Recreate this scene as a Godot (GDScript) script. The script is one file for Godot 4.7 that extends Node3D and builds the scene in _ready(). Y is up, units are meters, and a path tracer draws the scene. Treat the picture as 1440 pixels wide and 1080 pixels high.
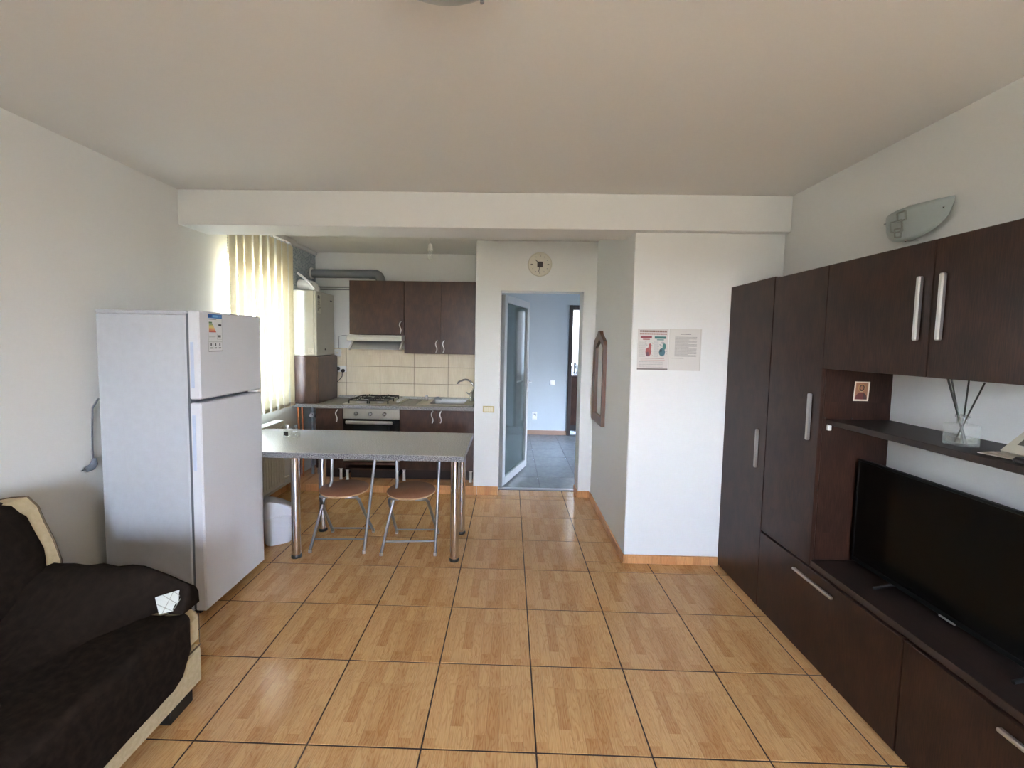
extends Node3D

# ---------------------------------------------------------------- helpers
var M := {}
var used := {}
const CEIL := 2.46
const LX := -2.19      # left wall face
const RX := 1.78       # right wall face
const KZ := -4.8       # kitchen back wall face
const DZ := -4.12      # wall with the doorway
const CZ := -2.88      # face of the boxed-out corner
const CX := 0.812      # its side

func numbered(n: String) -> String:
	if not used.has(n):
		used[n] = 0
		return n
	used[n] += 1
	return "%s_%03d" % [n, used[n]]

func newst() -> SurfaceTool:
	var st := SurfaceTool.new()
	st.begin(Mesh.PRIMITIVE_TRIANGLES)
	st.set_smooth_group(-1)
	return st

func tri(st: SurfaceTool, a: Vector3, b: Vector3, c: Vector3, out: Vector3) -> void:
	if (c - a).cross(b - a).dot(out) < 0.0:
		var t := b
		b = c
		c = t
	st.add_vertex(a); st.add_vertex(b); st.add_vertex(c)

func quad(st: SurfaceTool, a: Vector3, b: Vector3, c: Vector3, d: Vector3, out: Vector3) -> void:
	tri(st, a, b, c, out)
	tri(st, a, c, d, out)

func uvquad(st: SurfaceTool, p: Array, uv: Array, out: Vector3) -> void:
	var o := [0, 1, 2, 0, 2, 3]
	if (p[2] - p[0]).cross(p[1] - p[0]).dot(out) < 0.0:
		o = [0, 2, 1, 0, 3, 2]
	for i in o:
		st.set_uv(uv[i])
		st.add_vertex(p[i])

# chamfered box between two corners
func bx(st: SurfaceTool, lo: Vector3, hi: Vector3, b := 0.0) -> void:
	st.set_smooth_group(-1)
	var c := (lo + hi) * 0.5
	var h := (hi - lo) * 0.5
	b = minf(b, minf(h.x, minf(h.y, h.z)) * 0.95)
	for ax in 3:
		var u := (ax + 1) % 3
		var v := (ax + 2) % 3
		for s in [-1.0, 1.0]:
			var n := Vector3.ZERO
			n[ax] = s
			var q := []
			for k in [[-1, -1], [1, -1], [1, 1], [-1, 1]]:
				var p := Vector3.ZERO
				p[ax] = s * h[ax]
				p[u] = k[0] * (h[u] - b)
				p[v] = k[1] * (h[v] - b)
				q.append(c + p)
			quad(st, q[0], q[1], q[2], q[3], n)
			if b > 0.0:
				for s2 in [-1.0, 1.0]:
					# edge between faces ax and u
					var n2 := Vector3.ZERO
					n2[ax] = s
					n2[u] = s2
					var e := []
					for k in [[0, -1], [0, 1], [1, 1], [1, -1]]:
						var p := Vector3.ZERO
						p[ax] = s * (h[ax] - (b if k[0] == 1 else 0.0))
						p[u] = s2 * (h[u] - (0.0 if k[0] == 1 else b))
						p[v] = k[1] * (h[v] - b)
						e.append(c + p)
					quad(st, e[0], e[1], e[2], e[3], n2)
	if b > 0.0:
		for sx in [-1.0, 1.0]:
			for sy in [-1.0, 1.0]:
				for sz in [-1.0, 1.0]:
					var s := Vector3(sx, sy, sz)
					tri(st, c + s * Vector3(h.x, h.y - b, h.z - b), c + s * Vector3(h.x - b, h.y, h.z - b), c + s * Vector3(h.x - b, h.y - b, h.z), s)

# box turned by a transform
func obx(st: SurfaceTool, xf: Transform3D, size: Vector3, b := 0.0) -> void:
	var t := newst()
	bx(t, -size * 0.5, size * 0.5, b)
	st.append_from(t.commit(), 0, xf)

# swept tube; radius may be a number or an array
func tube(st: SurfaceTool, pts: Array, r, sides := 12, caps := true) -> void:
	st.set_smooth_group(1)
	var rings := []
	var n: int = pts.size()
	var tan0: Vector3 = (pts[1] - pts[0]).normalized()
	var up := Vector3.UP if absf(tan0.y) < 0.9 else Vector3.RIGHT
	var nx := tan0.cross(up).normalized()
	for i in n:
		var t: Vector3
		if i == 0: t = pts[1] - pts[0]
		elif i == n - 1: t = pts[i] - pts[i - 1]
		else: t = (pts[i + 1] - pts[i]).normalized() + (pts[i] - pts[i - 1]).normalized()
		t = t.normalized()
		nx = (nx - t * nx.dot(t)).normalized()
		var ny := t.cross(nx)
		var rr: float = r[i] if r is Array else r
		var ring := []
		for k in sides:
			var a := TAU * k / sides
			ring.append(pts[i] + (nx * cos(a) + ny * sin(a)) * rr)
		rings.append(ring)
	for i in n - 1:
		for k in sides:
			var k2 := (k + 1) % sides
			var a: Vector3 = rings[i][k]
			var b: Vector3 = rings[i][k2]
			var c: Vector3 = rings[i + 1][k2]
			var d: Vector3 = rings[i + 1][k]
			quad(st, a, b, c, d, (a + b + c + d) * 0.25 - (pts[i] + pts[i + 1]) * 0.5)
	if caps:
		st.set_smooth_group(-1)
		for e in [0, n - 1]:
			var o: Vector3 = (pts[0] - pts[1]) if e == 0 else (pts[n - 1] - pts[n - 2])
			for k in sides:
				tri(st, pts[e], rings[e][k], rings[e][(k + 1) % sides], o)

# lathe round the y axis of xf; profile of Vector2(radius, y) from bottom to top (outer surface)
func lathe(st: SurfaceTool, prof: Array, sides := 24, xf := Transform3D.IDENTITY, smooth := true) -> void:
	st.set_smooth_group(1 if smooth else -1)
	for i in prof.size() - 1:
		for k in sides:
			var a0 := TAU * k / sides
			var a1 := TAU * (k + 1) / sides
			var p := []
			for q in [[i, a0], [i, a1], [i + 1, a1], [i + 1, a0]]:
				var v: Vector2 = prof[q[0]]
				p.append(xf * Vector3(v.x * cos(q[1]), v.y, v.x * sin(q[1])))
			var d: Vector2 = prof[i + 1] - prof[i]
			var am := (a0 + a1) * 0.5
			var out := xf.basis * Vector3(d.y * cos(am), -d.x, d.y * sin(am))
			quad(st, p[0], p[1], p[2], p[3], out)

# extruded polygon: points in the xy plane of xf, from z=0 to z=depth
func prism(st: SurfaceTool, poly: PackedVector2Array, depth: float, xf := Transform3D.IDENTITY, side_smooth := false) -> void:
	var ids := Geometry2D.triangulate_polygon(poly)
	st.set_smooth_group(-1)
	for i in range(0, ids.size(), 3):
		for z in [0.0, depth]:
			var p := []
			for k in 3:
				var v: Vector2 = poly[ids[i + k]]
				p.append(xf * Vector3(v.x, v.y, z))
			tri(st, p[0], p[1], p[2], xf.basis.z * (-1.0 if z == 0.0 else 1.0) * signf(depth))
	if side_smooth: st.set_smooth_group(1)
	var ccw := not Geometry2D.is_polygon_clockwise(poly)
	for i in poly.size():
		var a := poly[i]
		var b := poly[(i + 1) % poly.size()]
		var d := b - a
		var n := Vector2(d.y, -d.x) * (1.0 if ccw else -1.0)
		quad(st, xf * Vector3(a.x, a.y, 0), xf * Vector3(b.x, b.y, 0), xf * Vector3(b.x, b.y, depth), xf * Vector3(a.x, a.y, depth), xf.basis * Vector3(n.x, n.y, 0))

# smooth surface through a grid of points g[i][j]
func sheet(st: SurfaceTool, g: Array, out: Vector3) -> void:
	st.set_smooth_group(1)
	var flip: bool = (g[1][1] - g[0][0]).cross(g[1][0] - g[0][0]).dot(out) < 0.0
	for i in g.size() - 1:
		for j in g[0].size() - 1:
			var a: Vector3 = g[i][j]
			var b: Vector3 = g[i + 1][j]
			var c: Vector3 = g[i + 1][j + 1]
			var d: Vector3 = g[i][j + 1]
			var l := [a, c, b, a, d, c] if flip else [a, b, c, a, c, d]
			for v in l: st.add_vertex(v)

func obj(called: String, st: SurfaceTool, m: Material, parent: Node = null) -> MeshInstance3D:
	st.generate_normals()
	st.set_material(m)
	return put(called, st.commit(), parent)

func put(called: String, mesh: Mesh, parent: Node = null) -> MeshInstance3D:
	var o := MeshInstance3D.new()
	o.mesh = mesh
	o.cast_shadow = GeometryInstance3D.SHADOW_CASTING_SETTING_ON
	if parent == null:
		o.name = numbered(called)
		add_child(o, true)
	else:
		var k := 0
		var nm := called
		while parent.has_node(NodePath(nm)):
			k += 1
			nm = "%s_%03d" % [called, k]
		o.name = nm
		parent.add_child(o, true)
	return o

func thing(called: String, label: String, category: String, at := Vector3.ZERO, turn := 0.0, group := "") -> Node3D:
	var o := Node3D.new()
	o.name = numbered(called)
	add_child(o, true)
	o.position = at
	o.rotation.y = turn
	tag(o, label, category, group)
	return o

func tag(o: Node, label: String, category: String, group := "") -> void:
	o.set_meta("label", label)
	o.set_meta("category", category)
	if group != "": o.set_meta("group", group)

func structure(o: Node, label: String, category: String) -> Node:
	o.set_meta("kind", "structure")
	o.set_meta("label", label)
	o.set_meta("category", category)
	return o

func one(lo: Vector3, hi: Vector3, b := 0.0) -> SurfaceTool:
	var st := newst()
	bx(st, lo, hi, b)
	return st

func V(x: float, y: float, z: float) -> Vector3:
	return Vector3(x, y, z)

# points of an arc from angle a0 to a1 in the plane of axes u, v
func arc(c: Vector3, u: Vector3, v: Vector3, r: float, a0: float, a1: float, n: int) -> Array:
	var out := []
	for i in n + 1:
		var a := lerpf(a0, a1, float(i) / n)
		out.append(c + u * (r * cos(a)) + v * (r * sin(a)))
	return out

# ---------------------------------------------------------------- materials
func mat(c: Color, rough := 0.6, metal := 0.0) -> StandardMaterial3D:
	var m := StandardMaterial3D.new()
	m.albedo_color = c
	m.roughness = rough
	m.metallic = metal
	return m

func tex(img: Image) -> ImageTexture:
	img.generate_mipmaps()
	return ImageTexture.create_from_image(img)

func noise(seed_: int, f: float, oct := 3) -> FastNoiseLite:
	var n := FastNoiseLite.new()
	n.seed = seed_
	n.frequency = f
	n.noise_type = FastNoiseLite.TYPE_SIMPLEX_SMOOTH
	n.fractal_octaves = oct
	return n

# printed wood staves of one ceramic floor tile
func stave_image(S: int, seed_: int, light: Color, dark: Color) -> Image:
	var img := Image.create(S, S, false, Image.FORMAT_RGB8)
	var rng := RandomNumberGenerator.new()
	rng.seed = seed_
	var g1 := noise(seed_ + 1, 1.0, 3)
	var g2 := noise(seed_ + 2, 1.0, 2)
	var cols := 9
	var cuts := []
	for c in cols:
		var l := []
		var y := -rng.randf_range(0.05, 0.6)
		while y < 1.0:
			var d := rng.randf_range(0.38, 0.7)
			var t := rng.randf()
			l.append([y, y + d, pow(t, 1.6), rng.randf() * 100.0])
			y += d
		cuts.append(l)
	for x in S:
		var c := mini(int(float(x) / S * cols), cols - 1)
		var fx := float(x) / S * cols - c
		for y in S:
			var fy := float(y) / S
			var tone := 0.0
			var off := 0.0
			for e in cuts[c]:
				if fy >= e[0] and fy < e[1]:
					tone = e[2]
					off = e[3]
			var warp := g2.get_noise_2d(fx * 0.9 + off, fy * 1.7) * 1.5
			var ring := absf(fposmod((fx - 0.5 + warp * 0.7) * 2.6 + off + fy * 1.1, 1.0) - 0.5) * 2.0
			var fine := g1.get_noise_2d(x * 0.2 + off * 7.0, y * 0.007)
			var k := tone * 0.56 + pow(ring, 3.0) * 0.42 + fine * 0.42 + 0.04
			var col := light.lerp(dark, clampf(k, 0.0, 1.0))
			if fx < 0.035: col = col.darkened(0.10)
			img.set_pixel(x, y, col)
	return img

# dark stained veneer with a fine vertical grain
func grain_image(S: int, seed_: int, a: Color, b: Color) -> Image:
	var img := Image.create(S, S, false, Image.FORMAT_RGB8)
	var g1 := noise(seed_, 1.0, 3)
	var g2 := noise(seed_ + 5, 1.0, 2)
	for x in S:
		for y in S:
			var k := 0.5 + g1.get_noise_2d(x * 0.30, y * 0.012) * 0.75 + g2.get_noise_2d(x * 0.012, y * 0.006) * 0.45 + g2.get_noise_2d(x * 0.9, y * 0.05) * 0.2
			img.set_pixel(x, y, a.lerp(b, clampf(k, 0.0, 1.0)))
	return img

func speckle_image(S: int, seed_: int, cols: Array) -> Image:
	var img := Image.create(S, S, false, Image.FORMAT_RGB8)
	var rng := RandomNumberGenerator.new()
	rng.seed = seed_
	var n := noise(seed_, 0.22, 2)
	for x in S:
		for y in S:
			var k := n.get_noise_2d(x, y) * 1.25 + rng.randf_range(-0.35, 0.35)
			var i := 0
			if k > 0.05: i = 1
			if k > 0.42: i = 2
			if k < -0.42: i = 3
			img.set_pixel(x, y, cols[i])
	return img

func cloth_image(S: int, seed_: int, a: Color, b: Color, f := 0.6) -> Image:
	var img := Image.create(S, S, false, Image.FORMAT_RGB8)
	var n := noise(seed_, f, 3)
	var n2 := noise(seed_ + 3, 0.02, 3)
	for x in S:
		for y in S:
			var w := 0.12 if (x + y) % 2 == 0 else -0.12
			img.set_pixel(x, y, a.lerp(b, clampf(0.5 + n.get_noise_2d(x, y) * 0.6 + n2.get_noise_2d(x, y) * 0.5 + w, 0.0, 1.0)))
	return img

func mosaic_image(S: int, cells: int) -> Image:
	var img := Image.create(S, S, false, Image.FORMAT_RGB8)
	var rng := RandomNumberGenerator.new()
	rng.seed = 77
	var c := S / cells
	for i in cells:
		for j in cells:
			var col := Color8(176, 188, 196).lerp(Color8(112, 134, 150), rng.randf())
			img.fill_rect(Rect2i(i * c, j * c, c, c), Color8(190, 194, 194))
			img.fill_rect(Rect2i(i * c + 2, j * c + 2, c - 3, c - 3), col)
	return img

func tri_mat(img: Image, scale: float, rough: float, bump := 0.0, bimg: Image = null) -> StandardMaterial3D:
	var m := StandardMaterial3D.new()
	m.albedo_texture = tex(img)
	m.roughness = rough
	m.uv1_triplanar = true
	m.uv1_world_triplanar = true
	m.uv1_scale = Vector3.ONE * scale
	if bump > 0.0:
		var h: Image = (bimg if bimg else img).duplicate()
		h.convert(Image.FORMAT_RGBA8)
		h.bump_map_to_normal_map(bump)
		m.normal_enabled = true
		m.normal_texture = tex(h)
		m.normal_scale = 1.0
	return m

func plaster(c: Color, seed_: int) -> StandardMaterial3D:
	var m := mat(c, 0.85)
	var n := NoiseTexture2D.new()
	n.width = 512
	n.height = 512
	n.seamless = true
	n.as_normal_map = true
	n.bump_strength = 1.2
	var f := noise(seed_, 0.03, 4)
	n.noise = f
	m.normal_enabled = true
	m.normal_texture = n
	m.normal_scale = 0.12
	m.uv1_triplanar = true
	m.uv1_world_triplanar = true
	m.uv1_scale = Vector3.ONE * 1.3
	return m

func make_materials() -> void:
	M.wall = plaster(Color8(234, 236, 234), 3)
	M.ceiling = plaster(Color8(233, 234, 231), 9)
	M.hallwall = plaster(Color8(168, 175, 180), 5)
	var stave := stave_image(512, 41, Color8(210, 168, 116), Color8(174, 122, 74))
	M.tile = StandardMaterial3D.new()
	M.tile.albedo_texture = tex(stave)
	M.tile.roughness = 0.17
	M.tile.metallic_specular = 0.5
	M.skirt = tri_mat(stave_image(256, 8, Color8(214, 160, 108), Color8(186, 128, 80)), 2.0, 0.3)
	M.grout = mat(Color8(46, 28, 20), 0.9)
	M.halltile = tri_mat(cloth_image(256, 12, Color8(118, 120, 122), Color8(100, 103, 106), 0.05), 1.2, 0.22)
	M.hallgrout = mat(Color8(50, 52, 56), 0.9)
	M.wenge = tri_mat(grain_image(512, 21, Color8(60, 38, 29), Color8(35, 22, 17)), 1.6, 0.36)
	M.wenge.metallic_specular = 0.35
	M.wenge_in = tri_mat(grain_image(256, 24, Color8(44, 29, 23), Color8(27, 18, 15)), 1.6, 0.5)
	M.kwenge = tri_mat(grain_image(512, 29, Color8(80, 54, 42), Color8(52, 34, 28)), 1.6, 0.34)
	M.edge = mat(Color8(40, 28, 24), 0.5)
	M.granite = tri_mat(speckle_image(512, 4, [Color8(168, 168, 162), Color8(186, 185, 178), Color8(208, 206, 198), Color8(122, 121, 118)]), 1.1, 0.24)
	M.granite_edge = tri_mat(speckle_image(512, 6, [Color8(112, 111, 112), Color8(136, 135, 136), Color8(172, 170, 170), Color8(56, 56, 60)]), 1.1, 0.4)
	M.white = mat(Color8(232, 232, 230), 0.4)
	M.enamel = mat(Color8(226, 228, 234), 0.22)
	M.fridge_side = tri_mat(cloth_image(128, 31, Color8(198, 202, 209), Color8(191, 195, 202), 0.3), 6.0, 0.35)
	M.fridge_strip = mat(Color8(196, 208, 228), 0.3)
	M.gasket = mat(Color8(96, 100, 108), 0.7)
	M.black = mat(Color8(18, 18, 18), 0.45)
	M.gloss = mat(Color8(10, 10, 11), 0.08)
	M.chrome = mat(Color8(222, 222, 224), 0.12, 1.0)
	M.satin = mat(Color8(206, 206, 206), 0.34, 1.0)
	M.alu = mat(Color8(196, 197, 200), 0.42, 0.85)
	M.greytube = mat(Color8(150, 152, 156), 0.3, 0.9)
	M.iron = mat(Color8(26, 25, 25), 0.55)
	M.copper = mat(Color8(204, 128, 84), 0.35, 0.9)
	M.pvcgrey = mat(Color8(120, 124, 128), 0.45)
	M.cream = mat(Color8(232, 226, 200), 0.4)
	M.rad = mat(Color8(228, 226, 214), 0.35)
	M.boiler = mat(Color8(200, 200, 190), 0.35)
	M.stainless = mat(Color8(192, 188, 176), 0.36, 0.9)
	M.splash = tri_mat(grain_image(256, 55, Color8(230, 218, 194), Color8(218, 204, 178)), 1.5, 0.25)
	M.splash.uv1_scale = V(1.5, 1.5, 1.5)
	M.splashgrout = mat(Color8(120, 98, 76), 0.9)
	M.mosaic = tri_mat(mosaic_image(512, 32), 2.0, 0.3)
	M.seat = tri_mat(grain_image(256, 61, Color8(150, 106, 80), Color8(128, 88, 66)), 3.0, 0.45)
	M.seatedge = mat(Color8(196, 164, 126), 0.5)
	M.redwood = tri_mat(grain_image(256, 66, Color8(104, 66, 46), Color8(74, 46, 32)), 3.0, 0.4)
	M.mirror = mat(Color8(236, 240, 238), 0.03, 1.0)
	M.cover = tri_mat(cloth_image(256, 71, Color8(46, 38, 33), Color8(25, 21, 18)), 5.0, 0.95, 2.0)
	M.cover.metallic_specular = 0.08
	M.beige = tri_mat(cloth_image(256, 73, Color8(206, 190, 154), Color8(180, 163, 126), 0.9), 7.0, 0.95, 2.0)
	M.seam = mat(Color8(92, 78, 58), 0.9)
	M.quilt = mat(Color8(206, 208, 200), 0.85)
	M.quiltline = mat(Color8(160, 160, 148), 0.9)
	M.slat = tri_mat(cloth_image(256, 81, Color8(242, 236, 214), Color8(230, 221, 194), 0.25), 3.0, 0.85)
	M.slat.backlight_enabled = true
	M.slat.backlight = Color(0.4, 0.38, 0.325)
	M.slat.cull_mode = BaseMaterial3D.CULL_DISABLED
	M.pvc = mat(Color8(236, 236, 232), 0.35)
	var gl := mat(Color(0.9, 0.95, 0.93, 0.12), 0.02)
	gl.transparency = BaseMaterial3D.TRANSPARENCY_ALPHA
	M.glass = gl
	var tg := mat(Color(0.30, 0.35, 0.34, 0.72), 0.06)
	tg.transparency = BaseMaterial3D.TRANSPARENCY_ALPHA
	M.doorglass = tg
	var clear := mat(Color(0.9, 0.93, 0.92, 0.16), 0.03)
	clear.transparency = BaseMaterial3D.TRANSPARENCY_ALPHA
	M.clear = clear
	var fr := mat(Color(0.66, 0.71, 0.70, 0.9), 0.35)
	fr.transparency = BaseMaterial3D.TRANSPARENCY_ALPHA
	M.frosted = mat(Color8(176, 186, 184), 0.3)
	M.frosted.backlight_enabled = true
	M.frosted.backlight = Color8(90, 96, 94)
	M.etch = mat(Color8(140, 146, 138), 0.5)
	M.liquid = mat(Color(0.8, 0.76, 0.6, 0.22), 0.05)
	M.liquid.transparency = BaseMaterial3D.TRANSPARENCY_ALPHA
	M.paper = mat(Color8(232, 230, 224), 0.7)
	M.dial = mat(Color8(222, 218, 202), 0.45)
	M.doorframe = mat(Color8(150, 151, 150), 0.45, 0.5)
	M.hallskirt = mat(Color8(140, 112, 94), 0.4)
	M.hood = mat(Color8(192, 191, 182), 0.35)
	M.screen = mat(Color8(9, 8, 7), 0.16)
	M.screen.metallic_specular = 0.3
	M.tvblack = mat(Color8(10, 10, 10), 0.5)
	M.tvblack.metallic_specular = 0.25
	M.cord = mat(Color8(96, 102, 112), 0.6)

# ---------------------------------------------------------------- scene
func _ready() -> void:
	var cam := Camera3D.new()
	cam.name = "camera"
	cam.projection = Camera3D.PROJECTION_FRUSTUM
	cam.near = 0.05
	cam.far = 60.0
	cam.size = 0.05 * 1080.0 / 602.56
	cam.frustum_offset = Vector2(0.05 * 15.236 / 602.56, -0.05 * 18.901 / 602.56)
	cam.position = V(0, 1.5, 0)
	cam.basis = Basis(Vector3.UP, deg_to_rad(1.1012)) * Basis(Vector3.RIGHT, deg_to_rad(-3.774)) * Basis(Vector3.BACK, deg_to_rad(1.0214))
	add_child(cam)
	cam.current = true

	var env := Environment.new()
	var sky := Sky.new()
	var ps := ProceduralSkyMaterial.new()
	ps.sky_top_color = Color8(180, 203, 238)
	ps.sky_horizon_color = Color8(227, 232, 241)
	ps.ground_horizon_color = Color8(206, 204, 198)
	ps.ground_bottom_color = Color8(150, 146, 138)
	ps.sky_energy_multiplier = 7.0
	ps.ground_energy_multiplier = 5.0
	sky.sky_material = ps
	env.background_mode = Environment.BG_SKY
	env.sky = sky
	env.tonemap_mode = Environment.TONE_MAPPER_LINEAR
	env.tonemap_exposure = 1.55
	env.sdfgi_enabled = true
	env.ssao_enabled = true
	env.ssil_enabled = true
	var we := WorldEnvironment.new()
	we.name = "world_environment"
	we.environment = env
	add_child(we)
	var sun := DirectionalLight3D.new()
	sun.name = "sun"
	sun.light_color = Color(1.0, 0.985, 0.965)
	sun.light_energy = 36.0
	sun.light_angular_distance = 1.0
	sun.shadow_enabled = true
	sun.look_at_from_position(V(-0.8, 6.0, 5.5), V(0, 0, 0))
	add_child(sun)

	make_materials()
	build_shell()
	build_floor()
	build_kitchen_shell()
	build_hall()
	build_window_left()
	build_fridge()
	build_sofa()
	build_table()
	build_chairs()
	build_kitchen()
	build_wall_unit()
	build_small()

# ---------------------------------------------------------------- shell
func build_shell() -> void:
	var T := 0.24
	# left wall with the window opening
	var st := newst()
	bx(st, V(LX - T, 0, -3.235), V(LX, CEIL, 2.6))
	bx(st, V(LX - T, 0, -4.1), V(LX, 0.93, -3.235))
	bx(st, V(LX - T, 2.14, -4.1), V(LX, CEIL, -3.235))
	bx(st, V(LX - T, 0, KZ - T), V(LX, CEIL, -4.1))
	structure(obj("wall_left", st, M.wall), "white plastered left wall behind the fridge and sofa", "wall")
	structure(obj("wall_right", one(V(RX, 0, CZ - 0.1), V(RX + T, CEIL, 2.6)), M.wall), "white plastered right wall behind the dark wall unit", "wall")
	# wall behind the photographer with a wide window
	st = newst()
	bx(st, V(LX - T, 0, 2.6), V(0.05, CEIL, 2.6 + T))
	bx(st, V(0.75, 0, 2.6), V(RX + T, CEIL, 2.6 + T))
	bx(st, V(0.05, 0, 2.6), V(0.75, 0.95, 2.6 + T))
	bx(st, V(0.05, 2.08, 2.6), V(0.75, CEIL, 2.6 + T))
	structure(obj("wall_front", st, M.wall), "white wall with the wide window at the near end of the room", "wall")
	structure(obj("ceiling", one(V(LX - T, CEIL, KZ - T), V(RX + T, CEIL + 0.2, 2.6 + T)), M.ceiling), "off-white flat ceiling over living room and kitchen", "ceiling")
	structure(obj("trim_1", one(V(LX, 2.234, -3.09), V(RX, CEIL, -2.822), 0.004), M.wall), "white boxed ceiling beam between living room and kitchen", "beam")
	# boxed-out corner
	structure(obj("wall_corner", one(V(CX, 0, DZ - 0.2), V(RX + T, CEIL, CZ), 0.006), M.wall), "white boxed-out corner wall carrying the two paper notices", "wall")
	# wall with the doorway
	st = newst()
	bx(st, V(-0.335, 0, DZ - 0.21), V(-0.09, CEIL, DZ), 0.004)
	bx(st, V(0.688, 0, DZ - 0.21), V(CX + 0.01, CEIL, DZ), 0.004)
	bx(st, V(-0.1, 1.991, DZ - 0.21), V(0.7, CEIL, DZ), 0.003)
	bx(st, V(-0.335, 0, KZ - T), V(-0.1, CEIL, DZ - 0.2))
	structure(obj("wall_doorway", st, M.wall), "white wall with the open doorway and the round clock", "wall")
	structure(obj("wall_back", one(V(LX - T, 0, KZ - T), V(-0.2, CEIL, KZ)), M.wall), "white back wall of the kitchen behind the cabinets", "wall")
	# wooden skirting round the boxed-out corner
	st = newst()
	bx(st, V(CX - 0.014, 0, CZ), V(1.45, 0.06, CZ + 0.014), 0.003)
	structure(obj("baseboard_front", st, M.skirt), "wood-print skirting along the foot of the boxed-out corner", "skirting")
	structure(obj("baseboard_side", one(V(CX - 0.014, 0, DZ + 0.014), V(CX, 0.06, CZ + 0.014), 0.003), M.skirt), "wood-print skirting running back along the mirror wall", "skirting")
	st = newst()
	bx(st, V(0.688, 0, DZ), V(CX - 0.012, 0.065, DZ + 0.012), 0.003)
	bx(st, V(0.676, 0, DZ - 0.18), V(0.688, 0.065, DZ + 0.012), 0.003)
	structure(obj("baseboard_doorway", st, M.skirt), "short wood-print skirting right of the doorway", "skirting")
	structure(obj("baseboard_left", one(V(LX, 0, -4.1), V(LX + 0.012, 0.075, 2.6), 0.003), M.skirt), "wood-print skirting along the left wall under the radiator", "skirting")

func tile_mesh(x0: float, x1: float, z0: float, z1: float, w: float, d: float) -> ArrayMesh:
	# top of a floor tile; x0..x1 and z0..z1 are the kept part of the full w by d tile
	var st := newst()
	var g := 0.003
	var b := 0.001
	var a := V(x0 + g, 0, z0 + g)
	var c := V(x1 - g, 0, z1 - g)
	var u := func(p: Vector3) -> Vector2: return Vector2(p.x / w, p.z / d)
	var tp := [V(a.x + b, 0, a.z + b), V(c.x - b, 0, a.z + b), V(c.x - b, 0, c.z - b), V(a.x + b, 0, c.z - b)]
	var lo := [V(a.x, -b, a.z), V(c.x, -b, a.z), V(c.x, -b, c.z), V(a.x, -b, c.z)]
	var bt := [V(a.x, -0.008, a.z), V(c.x, -0.008, a.z), V(c.x, -0.008, c.z), V(a.x, -0.008, c.z)]
	uvquad(st, tp, tp.map(u), Vector3.UP)
	var ns := [V(0, 1, -1), V(1, 1, 0), V(0, 1, 1), V(-1, 1, 0)]
	for i in 4:
		var j := (i + 1) % 4
		var q := [tp[i], tp[j], lo[j], lo[i]]
		uvquad(st, q, q.map(u), ns[i])
		var q2 := [lo[i], lo[j], bt[j], bt[i]]
		uvquad(st, q2, q2.map(u), ns[i] * V(1, 0, 1))
	st.generate_normals()
	st.set_material(M.tile)
	return st.commit()

func build_floor() -> void:
	var fl := obj("floor", one(V(LX - 0.2, -0.16, KZ - 0.2), V(RX + 0.2, -0.0014, 2.8)), M.grout)
	structure(fl, "glossy wood-print ceramic tile floor with dark joints", "floor")
	var W := 0.4246
	var D := 0.4235
	var cache := {}
	for r in range(-5, 7):          # row r lies between joint r (near) and joint r+1 (far)
		for c in range(-3, 8):
			var ox := -1.1485 + c * W
			var oz := -1.4787 - (r + 1) * D
			var x0 := 0.0
			var x1 := W
			var z0 := 0.0
			var z1 := D
			if ox < LX: x0 = LX - ox
			if ox + W > RX: x1 = RX - ox
			if oz < DZ: z0 = DZ - oz
			if x1 - x0 < 0.02 or z1 - z0 < 0.02: continue
			if ox + x0 >= CX - 0.02 and oz + z1 <= CZ + 0.02: continue
			var parts := [[x0, x1, z0, z1]]
			# cut round the boxed-out corner
			if ox + x1 > CX and oz + z0 < CZ:
				parts = []
				if ox + x0 < CX - 0.02: parts.append([x0, CX - ox, z0, z1])
				if oz + z1 > CZ + 0.02:
					if ox + x0 < CX - 0.02:
						parts = [[x0, x1, CZ - oz, z1], [x0, CX - ox, z0, CZ - oz]]
					else:
						parts.append([x0, x1, CZ - oz, z1])
			if r == 6:
				var da := maxf(x0, -0.09 - ox)
				var db := minf(x1, 0.688 - ox)
				if db - da > 0.02: parts.append([da, db, -4.292 - oz, DZ - oz])
			for p in parts:
				var key := "%.3f %.3f %.3f %.3f" % p
				if not cache.has(key): cache[key] = tile_mesh(p[0], p[1], p[2], p[3], W, D)
				var t := put("tile", cache[key], fl)
				t.position = V(ox, 0, oz)
	# plain tiled rest of the floor behind the photographer
	var st := newst()
	bx(st, V(LX, -0.01, -1.4787 + 5 * D + 0.002), V(RX, 0, 2.6))
	var rest := obj("floor_rest", st, mat(Color8(184, 162, 138), 0.3))
	structure(rest, "wood-print floor at the near end of the room", "floor")

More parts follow.
